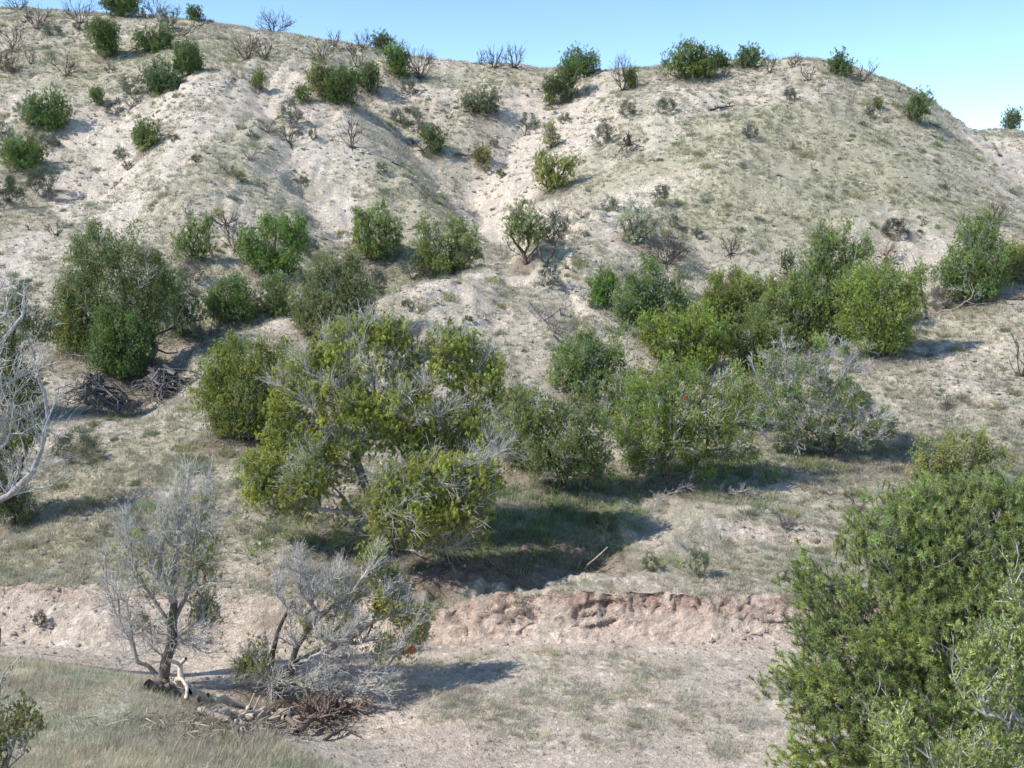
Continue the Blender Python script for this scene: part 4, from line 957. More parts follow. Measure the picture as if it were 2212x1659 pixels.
T(592, 1506, 480, 330, "sprawling silver-twigged juniper leaning right over the wash beside a dark snag", name="half_dead_juniper", group="large junipers by the wash",
  lobes=[(640, 1250, 44, 60, 0, .02), (710, 1270, 60, 60, .2, .06), (780, 1290, 60, 60, .2, .25), (805, 1205, 34, 34, .3, 1), (830, 1250, 34, 30, .3, .9), (850, 1310, 50, 40, .2, .6), (890, 1340, 46, 40, .2, .75), (640, 1340, 50, 50, 0, .12), (720, 1370, 80, 50, 0, .18), (560, 1430, 40, 44, 0, .8), (520, 1440, 24, 20, 0, .9), (840, 1400, 60, 34, .0, .4),
         (700, 1440, 80, 40, -.3, .03), (790, 1460, 70, 36, -.4, .03), (650, 1480, 70, 26, -.4, .02), (850, 1480, 30, 30, -.3, .05), (900, 1380, 30, 30, .2, .7), (740, 1500, 60, 20, -.4, .02)],
  tint=(.15, .175, .05), dead=.1, twig=4600, twigcol=B_SILVER * 1.05, thick=(.15, .12, .105), thin=(.55, .53, .50), clump=.14, leaf=.05, rb=.12, rtip=.010, litter=.5, rusty=3, depth=.8,
  limbs=[[(592, 1504), (620, 1460), (680, 1410), (740, 1390), (820, 1380)], [(620, 1460), (640, 1400), (690, 1330), (650, 1280), (640, 1200)], [(690, 1330), (760, 1280), (805, 1220)], [(600, 1490), (680, 1455), (760, 1440), (830, 1450)], [(595, 1495), (565, 1470), (550, 1430)], [(605, 1480), (660, 1490), (740, 1495)], [(740, 1390), (810, 1340), (880, 1320)]])
T(-40, 1180, 300, 620, "dead white-branched tree reaching in from the left edge", name="dead_juniper", cat="dead tree", group="large junipers by the wash", Y=19.5,
  lobes=[(10, 660, 34, 60, 0, .03), (40, 790, 60, 60, 0, .03), (20, 1050, 60, 50, 0, .03), (70, 900, 50, 60, 0, .02), (90, 1020, 36, 40, 0, .02), (-20, 900, 50, 120, 0, .1)], tint=(.08, .10, .04), dead=.5, dens=.3, twig=320, twigcol=B_SILVER * 1.1, thick=(.30, .28, .26), thin=(.54, .52, .49), clump=.16, leaf=.06, rb=.14, rtip=.011, litter=0, depth=.6, rusty=0,
  limbs=[[(-40, 1180), (-50, 1000), (-40, 820), (-10, 640)], [(-45, 900), (0, 870), (60, 905), (120, 940), (150, 945)], [(-45, 860), (30, 820), (100, 790), (130, 780)], [(-45, 1100), (20, 1070), (70, 1020), (90, 970)], [(-45, 1090), (40, 1065), (110, 1050), (145, 1020)], [(-42, 820), (0, 740), (50, 680), (52, 640)], [(30, 1065), (80, 1010), (130, 995)], [(20, 880), (50, 960), (60, 1020)]])
# foreground right: pinyon and juniper
PIN = [(2060, 1095, 100, 50, .3), (1960, 1120, 80, 56, .2), (2170, 1090, 90, 50, .3), (1990, 1190, 110, 60, 0), (2120, 1190, 120, 70, 0), (2230, 1150, 70, 90, 0), (1910, 1190, 60, 60, 0), (1920, 1280, 90, 56, -.1), (2040, 1290, 120, 70, -.3), (2170, 1290, 110, 80, -.2), (1800, 1290, 70, 40, -.2), (1745, 1262, 34, 20, -.2), (1728, 1238, 22, 14, -.2),
       (1870, 1380, 120, 60, -.5), (2000, 1390, 130, 70, -.6), (2140, 1400, 110, 80, -.5), (1760, 1370, 50, 40, -.4), (1800, 1460, 100, 44, -.6), (1715, 1465, 52, 26, -.5), (1760, 1530, 80, 36, -.6), (1920, 1490, 120, 60, -.8), (2060, 1500, 110, 70, -.8), (1850, 1580, 100, 44, -.8), (1980, 1600, 110, 60, -.9), (1760, 1640, 90, 40, -.9), (1880, 1670, 110, 50, -.9), (2290, 1350, 100, 160, 0), (2300, 1560, 100, 120, 0), (2150, 1560, 120, 90, -.5)]
T(2075, 1745, 560, 700, "big bright green pinyon pine filling the lower right", name="pinyon_pine", cat="pine tree", group="foreground trees", Y=12.0, lobes=PIN, needles=True, nleaf=480, leaf=.052, clump=.19, tint=(.118, .158, .042), dead=.04, thick=(.30, .26, .24), thin=(.36, .33, .31), twig=700, twigcol=B_GREY * 1.3, rb=.14, rtip=.008, litter=0, rusty=0, depth=1.0)
T(2215, 1830, 420, 560, "yellow-green juniper in front of the pinyon at the bottom right corner", name="foreground_juniper", group="foreground trees", Y=9.6,
  lobes=[(2150, 1400, 60, 56, 0, .9), (2110, 1460, 50, 44, 0, .7), (2220, 1440, 60, 80, 0, .9), (2190, 1280, 34, 60, 0, .8), (1935, 1585, 46, 50, -.1, 1), (1960, 1650, 60, 30, -.1, 1), (2060, 1640, 90, 36, -.1, .9), (2160, 1600, 80, 50, 0, .7), (2180, 1530, 60, 40, 0, .2), (2200, 1680, 90, 40, 0, 1), (2230, 1340, 30, 60, 0, .8)],
  tint=(.15, .19, .06), dead=.05, twig=230, thick=(.40, .37, .34), thin=(.55, .53, .50), clump=.10, leaf=.026, rb=.09, rtip=.006, litter=0, depth=.8, tjit=.08,
  limbs=[[(2215, 1828), (2240, 1700), (2260, 1580), (2200, 1552), (2130, 1545), (2085, 1515), (2062, 1470), (2056, 1440)], [(2130, 1545), (2110, 1500), (2088, 1460)], [(2200, 1552), (2160, 1500), (2140, 1420)], [(2255, 1570), (2250, 1450), (2200, 1300)], [(2225, 1760), (2100, 1700), (1960, 1640), (1935, 1580)], [(2230, 1740), (2160, 1640)]])
T(-10, 1760, 220, 200, "yellow-green juniper sprig in the bottom left corner", name="foreground_juniper", group="foreground trees", Y=9.0,
  lobes=[(45, 1552, 30, 26, 0, 1), (10, 1570, 34, 26, 0, .9), (70, 1575, 14, 14, 0, .9), (0, 1460, 14, 20, 0, .2), (30, 1610, 40, 26, 0, .05), (-40, 1640, 60, 60, 0, .7)], tint=(.11, .12, .04), dead=.0, twig=60, thick=(.3, .27, .24), thin=(.42, .40, .37), clump=.085, leaf=.032, rb=.04, rtip=.005, litter=0,
  limbs=[[(-10, 1758), (0, 1680), (20, 1630), (40, 1570)], [(5, 1670), (50, 1630), (62, 1590)], [(0, 1690), (-10, 1600), (0, 1480)]])
# dead shrubs: small dark skeletons
D = dead_shrub; CD = "dead shrubs along the crest"; SD = "dead shrubs on the slope"
D(38, 22, 56, 34, "dark tangled dead shrub on the skyline at the top left corner", group=CD)
D(82, 64, 64, 50, "dense dark dead shrub, second from the left just below the crest", n=34, group=CD)
D(174, 50, 76, 52, "wide spidery dead shrub just under the crest left of the round juniper", n=34, group=CD)
D(335, 28, 56, 40, "dead shrub with spread arms on the skyline right of the round juniper", group=CD)
D(378, 34, 26, 30, "small dead shrub on the skyline behind the gnarled branches", n=14, group=CD)
D(393, 78, 84, 46, "gnarled dead branches bending right above the two-lobed juniper", n=14, spread=1.2, group=CD, lean=.3, rscale=1.2)
D(27, 112, 62, 58, "twiggy dead shrub near the left edge below the crest", n=34, group=SD, colr=B_DARK * 1.4)
D(28, 158, 64, 44, "brownish dead shrub at the left edge beside a grey shrub", n=24, group=SD, colr=B_BROWN)
D(67, 138, 32, 36, "small thin dead shrub just right of the brownish one at the left edge", n=12, group=SD)
D(142, 164, 60, 58, "crooked dead shrub with a lattice shadow on the upper left slope", n=26, lean=-.3, group=SD)
D(532, 129, 70, 62, "tall bare many-stemmed dead shrub left of a smaller twin", n=34, group=SD, up=.9)
D(572, 129, 44, 44, "smaller bare dead shrub, the right twin of the tall one", n=22, group=SD, up=.9)
D(592, 69, 82, 50, "broad dark dead shrub alone on the skyline left of centre", n=50, group=CD, twig=200)
D(697, 131, 54, 48, "dead shrub below the crest with stems fanned upward", n=24, group=CD)
D(720, 101, 36, 36, "pale-grey dead shrub behind the crest above the fanned one", n=20, group=CD, colr=B_BROWN)
D(784, 108, 36, 42, "slim dead shrub on the skyline left of the low blue-grey juniper", n=18, group=CD)
D(762, 112, 32, 24, "very low dead shrub on the skyline at the foot of the slim one", n=16, group=CD)
D(772, 146, 38, 50, "dead limbs standing behind the three-part juniper cluster", n=16, group=SD)
D(858, 112, 38, 32, "dead twiggy shrub on the skyline touching the low blue-grey juniper", n=24, group=CD)
D(905, 171, 68, 70, "large bare dead shrub right of the bright green rounded juniper", n=48, group=SD, up=.9, twig=200)
D(1040, 130, 22, 30, "small dead shrub, leftmost of three on the middle skyline", n=14, group=CD)
D(1066, 148, 52, 46, "dense dead shrub, middle one of three on the middle skyline", n=36, group=CD)
D(1112, 148, 46, 52, "dead shrub, rightmost of three on the middle skyline", n=30, group=CD)
D(1345, 196, 46, 72, "tall bare dead bush beside a small juniper near the crest", n=36, group=SD, up=.9, twig=160)
D(1662, 158, 36, 42, "spiky dead shrub with one tall centre stem on the right crest", n=16, group=CD)
D(1713, 146, 40, 30, "pinkish-grey dead shrub fanned on the right skyline", n=26, group=CD, colr=B_BROWN)
D(1748, 174, 38, 36, "dead shrub bent over on the right crest", n=14, lean=-.4, group=CD)
D(1862, 176, 50, 42, "row of leaning dead sticks right of the crest's last dark juniper", n=18, lean=.8, group=CD)
D(1942, 199, 28, 26, "two thin dead stems on the falling right skyline", n=5, lean=.5, group=CD, twig=4)
D(577, 286, 60, 30, "flattened dead shrub in the left gully", n=14, spread=1.2, group=SD)
D(625, 308, 58, 44, "splintered dead shrub lying in the left gully, lower one", n=14, lean=.5, group=SD, rscale=1.2)
D(543, 345, 54, 36, "greyish dead shrub with arching twigs on the left middle slope", n=26, group=SD, colr=B_GREY)
D(493, 376, 42, 22, "low dark dead shrub with grass at its foot", n=14, group=SD)
D(123, 509, 52, 38, "dead shrub leaning left on the lower left slope", n=12, lean=-.6, group=SD)
D(63, 497, 22, 18, "tiny dead stub left of the leaning dead shrub", n=6, group=SD, twig=6)
D(487, 488, 62, 36, "dark dead shrub with thick spread stems above the open juniper", n=20, group=SD, rscale=1.3)
D(406, 474, 44, 44, "thin twiggy dead shrub rising behind the open juniper", n=14, group=SD, colr=B_GREY, up=1)
D(508, 542, 60, 70, "tall grey-brown dead stems left of the multi-topped juniper", n=26, group=SD, colr=B_BROWN, up=1)
D(970, 256, 26, 24, "little two-pronged dead stump left of the greyish juniper", n=5, twig=0, group=SD, rscale=1.3)
D(760, 319, 54, 74, "tall slender dead bush with upright stems on the slope below the juniper cluster", n=18, group=SD, up=1, twig=90)
D(928, 424, 48, 42, "thin dead shrub alone on the grassy slope left of the pale gully", n=18, group=SD, colr=B_GREY, up=.9)
D(1133, 293, 24, 26, "dark exposed roots under a grey shrub on the ledges", n=8, twig=4, group=SD)
D(1197, 470, 40, 26, "dead twisted roots behind the gnarled juniper", n=10, group=SD, rscale=1.2)
D(1262, 470, 48, 20, "low dead branches on the pale streak", n=8, spread=1.3, group=SD)
D(1440, 570, 94, 66, "broad black-stemmed dead shrub below the pale thin-leaved juniper", n=60, group=SD, twig=300)
D(1711, 320, 14, 14, "tiny dark stub alone on the right grassy slope", n=5, twig=0, group=SD)
D(2042, 408, 34, 20, "low faded dead shrub on the far right grassy slope", n=14, group=SD, colr=B_BROWN)
D(2147, 484, 54, 48, "dark dead shrub leaning left above the forked juniper", n=26, lean=-.1, group=SD, rscale=1.1)
D(1578, 549, 48, 46, "narrow dead shrub on the grass above the right thicket", n=18, lean=-.3, group=SD)
D(1908, 566, 44, 54, "dead reddish twigs on the pale patch behind the right thicket", n=14, lean=.3, group=SD, colr=np.array((.2, .1, .08)))
D(890, 752, 50, 58, "brown dead shrub just behind the top of the big central juniper", n=30, group=SD, colr=B_BROWN, up=1)
D(2204, 812, 60, 100, "dark bare limbs cut by the right edge", n=12, lean=-.3, group=SD, rscale=1.2)
D(975, 575, 44, 50, "bare grey branch bending left of the gnarled juniper", n=6, lean=.7, group=SD) if False else None
D(1085, 560, 44, 48, "bare bent branch standing left of the gnarled juniper", n=8, lean=.5, group=SD, colr=B_GREY)
D(1700, 1142, 44, 34, "fuzzy purple-grey dead bush on the small bank at the right", n=40, group=SD, colr=np.array((.26, .22, .21)), twig=200, rscale=.6)
# grey-green shrubs
S = sage
US = "grey-green shrubs on the upper slope"; LS = "grey-green shrubs on the lower slope"
S(300, 40, 32, 18, "pale grey shrub right beside the round crest juniper", group=US)
S(115, 78, 48, 22, "low pale green shrub below the dead shrubs at the top left", tint=(.16, .21, .11), group=US)
S(167, 66, 22, 14, "small pale green shrub under the spidery dead shrub", tint=(.16, .21, .11), group=US)
S(192, 66, 22, 14, "small pale green shrub right of its twin under the spidery dead shrub", tint=(.16, .21, .11), group=US)
S(8, 152, 34, 34, "grey shrub at the left edge behind the brownish dead shrub", group=US)
S(363, 68, 34, 40, "grey shrub left of the gnarled dead branches", group=US)
S(288, 212, 52, 42, "grey-green shrub leaning over a dark dead stump", group=US)
D(285, 232, 46, 26, "dark dead stump at the foot of the grey-green shrub", n=14, spread=1.1, group=SD, rscale=1.4)
S(247, 253, 42, 32, "blue-grey shrub below the small upright juniper", tint=(.13, .16, .11), group=US)
S(237, 157, 28, 16, "sparse low shrub right of the crooked dead one", group=US, dens=.6)
S(628, 276, 48, 54, "tall feathery grey-green shrub above the left gully", group=US)
S(260, 344, 30, 24, "thin shrub on the pale ledge left of the lone rounded juniper", dens=.6, group=US)
S(95, 322, 58, 34, "blue-grey shrub on top of the broad low juniper at the left", tint=(.13, .165, .11), group=US)
S(6, 312, 44, 46, "blue-grey shrub cut by the left edge, upper one", tint=(.13, .165, .11), group=US)
S(98, 427, 72, 70, "large blue-grey shrub on the left slope with a shadow to its right", tint=(.125, .155, .095), group=US, dens=1.2)
S(8, 452, 70, 62, "dark grey-green shrub cut by the left edge, lower one", tint=(.07, .10, .05), group=US, dens=1.3)
S(882, 206, 38, 32, "small grey shrub below the large bare dead shrub", group=US)
S(1207, 226, 36, 42, "grey shrub between the narrow upright juniper and the dense dark one", group=US)
S(1357, 253, 36, 32, "grey-green shrub on the bare slope below the tall dead bush", group=US)
S(1437, 246, 42, 34, "grey shrub on the slope below the large round crest juniper", group=US)
S(1217, 265, 24, 22, "small dark grey shrub left of the grey-green one in mid slope", group=US)
S(1144, 279, 36, 30, "grey-green shrub above exposed roots", group=US)
S(855, 268, 28, 30, "grey shrub at the left end of a row in the upper gully", group=US)
S(890, 279, 46, 40, "largest grey-green shrub of the row in the upper gully", group=US)
S(912, 292, 30, 24, "lowest grey-green shrub of the row in the upper gully", group=US)
S(1305, 314, 40, 50, "tall pale shrub left of the radiating uprooted stump", group=US)
S(825, 376, 26, 24, "small dark grey shrub on the grassy mid slope left of the pale gully", group=US)
S(1317, 457, 40, 32, "sparse grey shrub on the pale streak", dens=.6, group=US)
S(1425, 446, 32, 46, "upright grey shrub above the pale thin-leaved juniper", group=US)
S(1456, 491, 22, 30, "narrow grey shrub right of the pale thin-leaved juniper", group=US)
S(1209, 512, 42, 50, "dense grey shrub right of the gnarled juniper's crown", tint=(.12, .145, .09), group=US)
S(1568, 169, 20, 20, "small grey shrub right of the large round crest juniper's trunk", group=US)
S(1705, 216, 28, 24, "small dark shrub on the right mound below the crest", tint=(.12, .12, .09), group=US)
S(1622, 301, 36, 28, "blue-grey shrub at the top of the pale streak", tint=(.12, .145, .11), group=US)
S(1877, 254, 22, 22, "small dark shrub just below the tiny yellow-green juniper", group=US)
S(1932, 515, 52, 44, "dark grey rounded shrub on the gravel patch at the right", tint=(.115, .13, .09), group=US, dens=1.3)
S(1503, 512, 28, 20, "small grey shrub on the grass above the right thicket's left end", group=US)
S(1188, 622, 44, 48, "upright blue-grey shrub on the mid spur", tint=(.12, .15, .09), group=LS, dens=1.1)
S(893, 602, 58, 58, "blue-grey shrub between two junipers of the belt", tint=(.12, .15, .10), group=LS)
S(1005, 582, 64, 52, "blue-grey shrub in front of the wide juniper above the spur", tint=(.13, .165, .11), group=LS)
S(668, 555, 40, 50, "faint blue-grey shrub right of the multi-topped juniper", tint=(.13, .165, .11), group=LS)
S(822, 640, 40, 60, "pale blue-grey shrub at the right edge of the tall olive juniper", tint=(.14, .175, .11), group=LS)
S(448, 752, 56, 46, "round grey shrub alone on the pale low spur", tint=(.13, .14, .10), group=LS, dens=1.2)
S(168, 992, 100, 58, "wide spreading grey shrub on the lower left slope", tint=(.15, .17, .10), group=LS)
S(420, 610, 40, 50, "thin brownish-grey shrub below the open juniper", tint=(.15, .14, .10), dens=.6, group=LS)
S(290, 900, 50, 34, "low brown-grey shrub below the right uprooted stump", tint=(.17, .15, .11), dens=.5, group=LS)
S(2190, 612, 52, 48, "dark grey shrub at the right edge below the yellowish juniper", group=LS)
S(2026, 672, 40, 50, "grey leafless-looking shrub left of the forked juniper", tint=(.2, .18, .17), dens=.6, group=LS)
S(2165, 560, 30, 36, "grey-green shrub between the forked juniper and the right edge", group=LS)
S(86, 1352, 28, 28, "small dark shrub alone on the bare wash bank at the left", tint=(.14, .14, .11), group=LS)
S(2080, 520, 30, 30, "small grey shrub behind the forked juniper's top", group=LS)
W = lambda px, py, w, h, lab, t=(.24, .25, .09): sage(px, py, w, h, lab, tint=t, name="yellow_green_bush", cat="bush", group="small yellow-green bushes", dens=1.2)
W(374, 303, 20, 12, "small yellow-green bush right of the lone rounded juniper's top")
W(425, 349, 24, 15, "small yellow-green bush right of the lone rounded juniper's shadow")
W(275, 366, 24, 15, "small yellow-green bush under the pale ledge on the left slope")
W(123, 314, 16, 14, "bright little bush right of the wide spiky juniper's foot", (.13, .19, .05))
W(677, 300, 18, 20, "small yellow-green bush in the gully right of the splintered dead shrub")
W(1080, 383, 24, 16, "small yellow-green bush low on the pale gully floor")
W(1049, 373, 22, 14, "small yellow-green bush left of the one on the pale gully floor")
W(1067, 316, 20, 15, "small straw bush beside the dark ledge line")
W(1187, 527, 34, 36, "green-yellow bush at the right foot of the gnarled juniper's crown", (.17, .2, .06))
W(882, 664, 34, 14, "flat green bush on the pale mid spur", (.15, .19, .08))
W(1010, 700, 24, 16, "low green bush in the middle of the spur's face", (.15, .19, .08))
W(655, 398, 20, 16, "yellow bush inside the dark eroded hollow")
W(510, 385, 34, 18, "yellowish grass bush under the low dark dead shrub")
W(240, 905, 16, 14, "bright green tuft below the left uprooted stump", (.12, .2, .04))
W(1510, 1245, 40, 60, "tall pale green grass clump above the cut bank", (.22, .27, .12))
W(1405, 1235, 30, 40, "slender pale green grass clump left of the tall one above the bank", (.22, .27, .12))
W(1290, 1150, 70, 44, "arching grass clump at the edge of the shaded gully", (.16, .2, .08))
# uprooted stumps and fallen wood
stump(205, 876, 190, 70, "left uprooted stump with a skirt of long dark roots", n=70, colr=B_GREY * .62, group="uprooted stumps under the left thicket", top=.3)
stump(345, 856, 180, 66, "right uprooted stump with a forked trunk and spreading roots", n=70, colr=B_GREY * .66, group="uprooted stumps under the left thicket", top=.35)
stump(1357, 331, 74, 46, "small uprooted stump with radiating roots on the upper slope", n=20, colr=B_DARK, group="uprooted stumps under the left thicket" if False else "uprooted stumps on the slope", top=.4)
log([(337, 850, .4), (335, 770, 1.3), (345, 742, 1.9)], .13, .03, "forked dead trunk standing on the right uprooted stump", name="dead_snag", cat="dead trunk", colr=B_BROWN, side=5, sl=.3)
log([(340, 780, 1.0), (380, 770, 1.1), (402, 745, 1.5), (375, 742, 1.6)], .05, .02, "curling dead branch beside the left thicket", colr=B_DARK, side=4, sl=.2)
log([(1140, 658), (1165, 690), (1215, 738), (1245, 765)], .10, .025, "weathered fallen dead trunk on the middle slope", name="fallen_log", cat="fallen log", group="fallen wood on the slope", colr=B_GREY, side=14, sl=.35, twig=40)
log([(1180, 572), (1196, 560, .4), (1208, 545, .8)], .08, .03, "dead forked limb right of the gnarled juniper's trunk", group="fallen wood on the slope", colr=B_BROWN, side=6, sl=.5)
log([(1222, 580), (1245, 590)], .07, .02, "small dark fallen limb right of the blue-grey spur shrub", group="fallen wood on the slope", side=5)
log([(1532, 240), (1560, 236), (1585, 230)], .07, .02, "dark fallen branch on the slope below the large crest juniper", group="fallen wood on the slope", side=7, sl=.25)
log([(2008, 268), (2035, 282)], .08, .03, "fallen log right of the juniper on the hill's right end", group="fallen wood on the slope", side=3)
log([(980, 338), (1030, 336)], .06, .03, "long thin log lying on the gully ledges", group="fallen wood on the slope", side=3, sl=.15)
log([(888, 305), (915, 330), (925, 336)], .08, .03, "broken dark log left of the small gully juniper", group="fallen wood on the slope", side=6, sl=.4)
log([(848, 352), (885, 368)], .05, .02, "thin dark stick lying on the grassy slope between gullies", group="fallen wood on the slope", side=3)
log([(2120, 655, .1), (2212, 648, .1), (2250, 645)], .07, .04, "long brown log at the right edge below the forked juniper", group="fallen wood on the slope", colr=B_BROWN, side=3, sl=.1)
log([(2146, 620, .35), (2190, 614, .4)], .05, .02, "thin bare branch pointing right from the forked juniper", group="fallen wood on the slope", colr=B_BROWN, side=4, sl=.2)
log([(1998, 690, .0), (1978, 665, .5), (1950, 630, 1.3)], .14, .02, "pale splintered dead stump right of the right thicket", name="dead_stump", cat="dead stump", group="fallen wood on the slope", colr=B_PALE, side=9, sl=.7, twig=10)
log([(2098, 655, .05), (2112, 640, .3)], .12, .04, "grey gnarled root at the foot of the forked juniper", group="fallen wood on the slope", colr=B_GREY, side=9, sl=.9)
log([(1745, 940, .2), (1780, 915, .5), (1812, 905, .7)], .15, .09, "pale split log inside the tangled half-dead juniper", name="fallen_log", cat="fallen log", group="fallen wood by the wash", colr=B_PALE * .8, side=4, sl=.3)
log([(1395, 1090), (1440, 1080, .12), (1488, 1062, .25)], .022, .009, "grey dead branch on the grass below the stout-trunked juniper", group="fallen wood by the wash", colr=B_GREY * 1.5, side=7, sl=.28, twig=60)
log([(1545, 1072), (1600, 1066, .08), (1648, 1085, .05)], .022, .009, "grey fan of dead branches on the grass right of the stout-trunked juniper", group="fallen wood by the wash", colr=B_GREY * 1.5, side=14, sl=.3, twig=140, zk=.35)
log([(1825, 1100, .5), (1850, 1118, .3), (1900, 1150, .1)], .05, .02, "dark pointed dead branch left of the pinyon's top", group="fallen wood by the wash", colr=B_DARK * 1.3, side=3, sl=.3)
log([(1835, 1172, .05), (1895, 1176, .1), (1915, 1160, .3)], .04, .02, "pale dead branch tangled at the pinyon's left side", group="fallen wood by the wash", colr=B_PALE * .9, side=6, sl=.3)
log([(585, 1498, 0), (583, 1440, .75), (600, 1370, 1.7), (630, 1300, 2.6)], .11, .03, "dark leaning snag beside the sprawling silver-twigged juniper", name="dead_snag", cat="dead trunk", group="fallen wood by the wash", colr=(B_DARK * .8), side=2, sl=.06) if False else None
def snag(px, py, pts, r0, r1, label, colr):
    p = where(px, py); q = [ptY(a, b, p[1]) - p for a, b in pts]
    P, par, r = grow(np.array([0, 0, -.05]), [], step=.12, wig=.12, init=[q], r_tip=r1, rbase=r0)
    n = len(r); r = np.linspace(r0, r1, n)
    V, F = skel_tubes(P, par, r, 7)
    nz = fbm(V[:, 0] * 9, V[:, 1] * 9, 5, 2, z=V[:, 2] * 3); V = V + .02 * nz[:, None] * nrm(rng.normal(size=V.shape) * 0 + np.array([1, .2, 0]))
    o = link("dead_snag", mesh_np("dead_snag", V, F4=F, col_=np.broadcast_to(colr, (len(V), 3)), mats=[M_BARK], smooth=True), None, p)
    return tag(o, label, "dead trunk", "dead snags")
snag(582, 1502, [(582, 1498), (580, 1450), (588, 1410), (600, 1365), (618, 1325), (632, 1298)], .085, .025, "dark leaning snag in front of the sprawling silver-twigged juniper", B_DARK)
snag(1250, 1246, [(1250, 1246), (1262, 1232), (1285, 1208), (1312, 1182)], .03, .014, "slim pale branch with a red-brown tip propped beside the shaded gully", B_PALE * 1.2)
snag(1254, 1250, [(1254, 1250), (1290, 1236), (1318, 1220), (1338, 1200)], .025, .010, "second pale branch lying lower beside the shaded gully", B_PALE * 1.1)
snag(1248, 1247, [(1248, 1247), (1247, 1228), (1256, 1210)], .02, .010, "short upright pale stick beside the two propped branches", B_PALE)
snag(441, 1262, [(441, 1260), (443, 1235), (444, 1212)], .05, .03, "short red-brown broken trunk just right of the upright half-dead juniper", np.array((.20, .085, .05)))
# driftwood heap in the wash
DW = "driftwood piled in the wash"; B_DR = np.array((.50, .42, .33))
def drift(pts, r0, r1, lab, c=B_DR, **k): return log(pts, r0, r1, lab, name="driftwood_log", cat="driftwood", group=DW, colr=c, zk=.25, **k)
drift([(318, 1490, .1), (370, 1503, .12), (425, 1530, .1)], .10, .05, "dark driftwood root at the foot of the upright half-dead juniper", c=B_DARK * 1.6, side=16, sl=0.20)
drift([(405, 1515, .15), (450, 1525, .16), (500, 1535, .15), (560, 1548, .1)], .10, .05, "longest pale driftwood log, upper one of the heap", side=6, sl=0.10)
drift([(385, 1490, .2), (396, 1508, .35), (402, 1522, .1)], .06, .03, "short upright broken driftwood stick left in the heap", c=B_DR * 1.2, side=3)
drift([(470, 1560, .1), (540, 1560, .15), (610, 1568, .12), (660, 1572, .1)], .09, .05, "pale driftwood log at the front right of the heap", side=8, sl=0.12)
drift([(430, 1548, .1), (480, 1570, .15), (530, 1590, .1)], .07, .03, "brown driftwood branch at the near side of the heap", c=B_DR * .8, side=12, sl=0.15)
drift([(555, 1560, .05), (590, 1545, .12), (640, 1540, .1)], .05, .02, "thin twisted driftwood behind the front right log", c=B_BROWN, side=12, sl=0.17, twig=30)
drift([(640, 1590, .05), (690, 1560, .2), (760, 1545, .1)], .07, .03, "dark tangled root mass at the right end of the heap", c=B_BROWN * 1.3, side=30, sl=0.17, twig=120)
drift([(700, 1600, .0), (745, 1582, .1), (780, 1598, .05)], .035, .012, "thin dark branch bent over the sand right of the heap", c=B_DARK * 1.3, side=4, sl=0.15)
drift([(505, 1590, .05), (520, 1565, .15), (545, 1555, .15)], .045, .02, "splintered yellow-brown driftwood in the middle of the heap", c=np.array((.44, .35, .25)), side=14, sl=0.25)
drift([(75, 1412, .02), (165, 1422, .02)], .022, .012, "thin straight stick on the sandy wash floor at the left", c=B_DR * .7, side=1, sl=0.03)
def rock(px, py, w, h, label, colr, group="loose rocks"):
    p = where(px, py); m = math.hypot(p[1], p[2]) / FPX; W_, H_ = w * m / 2, h * m / 2
    n = 10; th, ph = np.meshgrid(np.linspace(0, 2 * np.pi, 15)[:-1], np.linspace(.05, np.pi - .05, 9))
    V = np.stack([np.cos(th) * np.sin(ph), np.sin(th) * np.sin(ph), np.cos(ph)], -1).reshape(-1, 3)
    s = rng.normal(size=3) * 5
    V = V * (1 + .35 * fbm(V[:, 0] * 1.6 + s[0], V[:, 1] * 1.6 + s[1], 3, 3, z=V[:, 2] * 1.6))[:, None]
    V = np.sign(V) * np.abs(V) ** .8
    V = V * np.array([W_, W_ * .8, H_]) + np.array([0, 0, H_ * .7])
    F = []
    for i in range(8):
        for j in range(14): F.append((i * 14 + j, (i + 1) * 14 + j, (i + 1) * 14 + (j + 1) % 14, i * 14 + (j + 1) % 14))
    F.append((0, 1, 2, 3))
    me = mesh_np("rock", V, F4=np.array(F), col_=np.broadcast_to(colr, (len(V), 3)), mats=[M_GROUND])
    return tag(link("rock", me, None, p), label, "rock", group)
RK = np.array((.55, .48, .42))
rock(614, 1552, 30, 24, "white rounded rock lodged in the driftwood heap", np.array((.72, .66, .58)))
rock(590, 1556, 20, 14, "smaller pale rock left of the white one in the driftwood", np.array((.6, .52, .45)))
rock(1140, 276 + 15, 8, 7, "small pale boulder beside the exposed roots", RK)
rock(1764, 1172, 16, 10, "small pink rock on the bank above the wash at the right", np.array((.42, .33, .30)))
rock(1090, 1393, 14, 6, "small white stone at the left foot of the cut bank", np.array((.68, .62, .55)))
rock(1040, 382 + 6, 6, 5, "small pale stone beside the straw bush on the gully floor", RK)
rock(885, 682, 12, 8, "orange-tan stone on the slope behind the spur", np.array((.55, .40, .26))) if False else None
rock(887, 672, 10, 8, "tan boulder beside the flat green bush on the spur", np.array((.55, .44, .34)))
rock(1034, 385, 7, 6, "little grey stone above the gully bushes", RK * .9)
rock(182, 1123, 16, 8, "flat pale rock below the left uprooted stump", RK)
rock(487, 1123 - 15, 18, 10, "flat pale rock on the lower left slope near the red soil", RK)
rock(1750, 1502 - 300, 12, 8, "small white stone near the pink rock", np.array((.6, .55, .5)))
rock(1590, 1480, 12, 7, "white stone among the grey tufts in front of the cut bank", np.array((.7, .66, .58)))

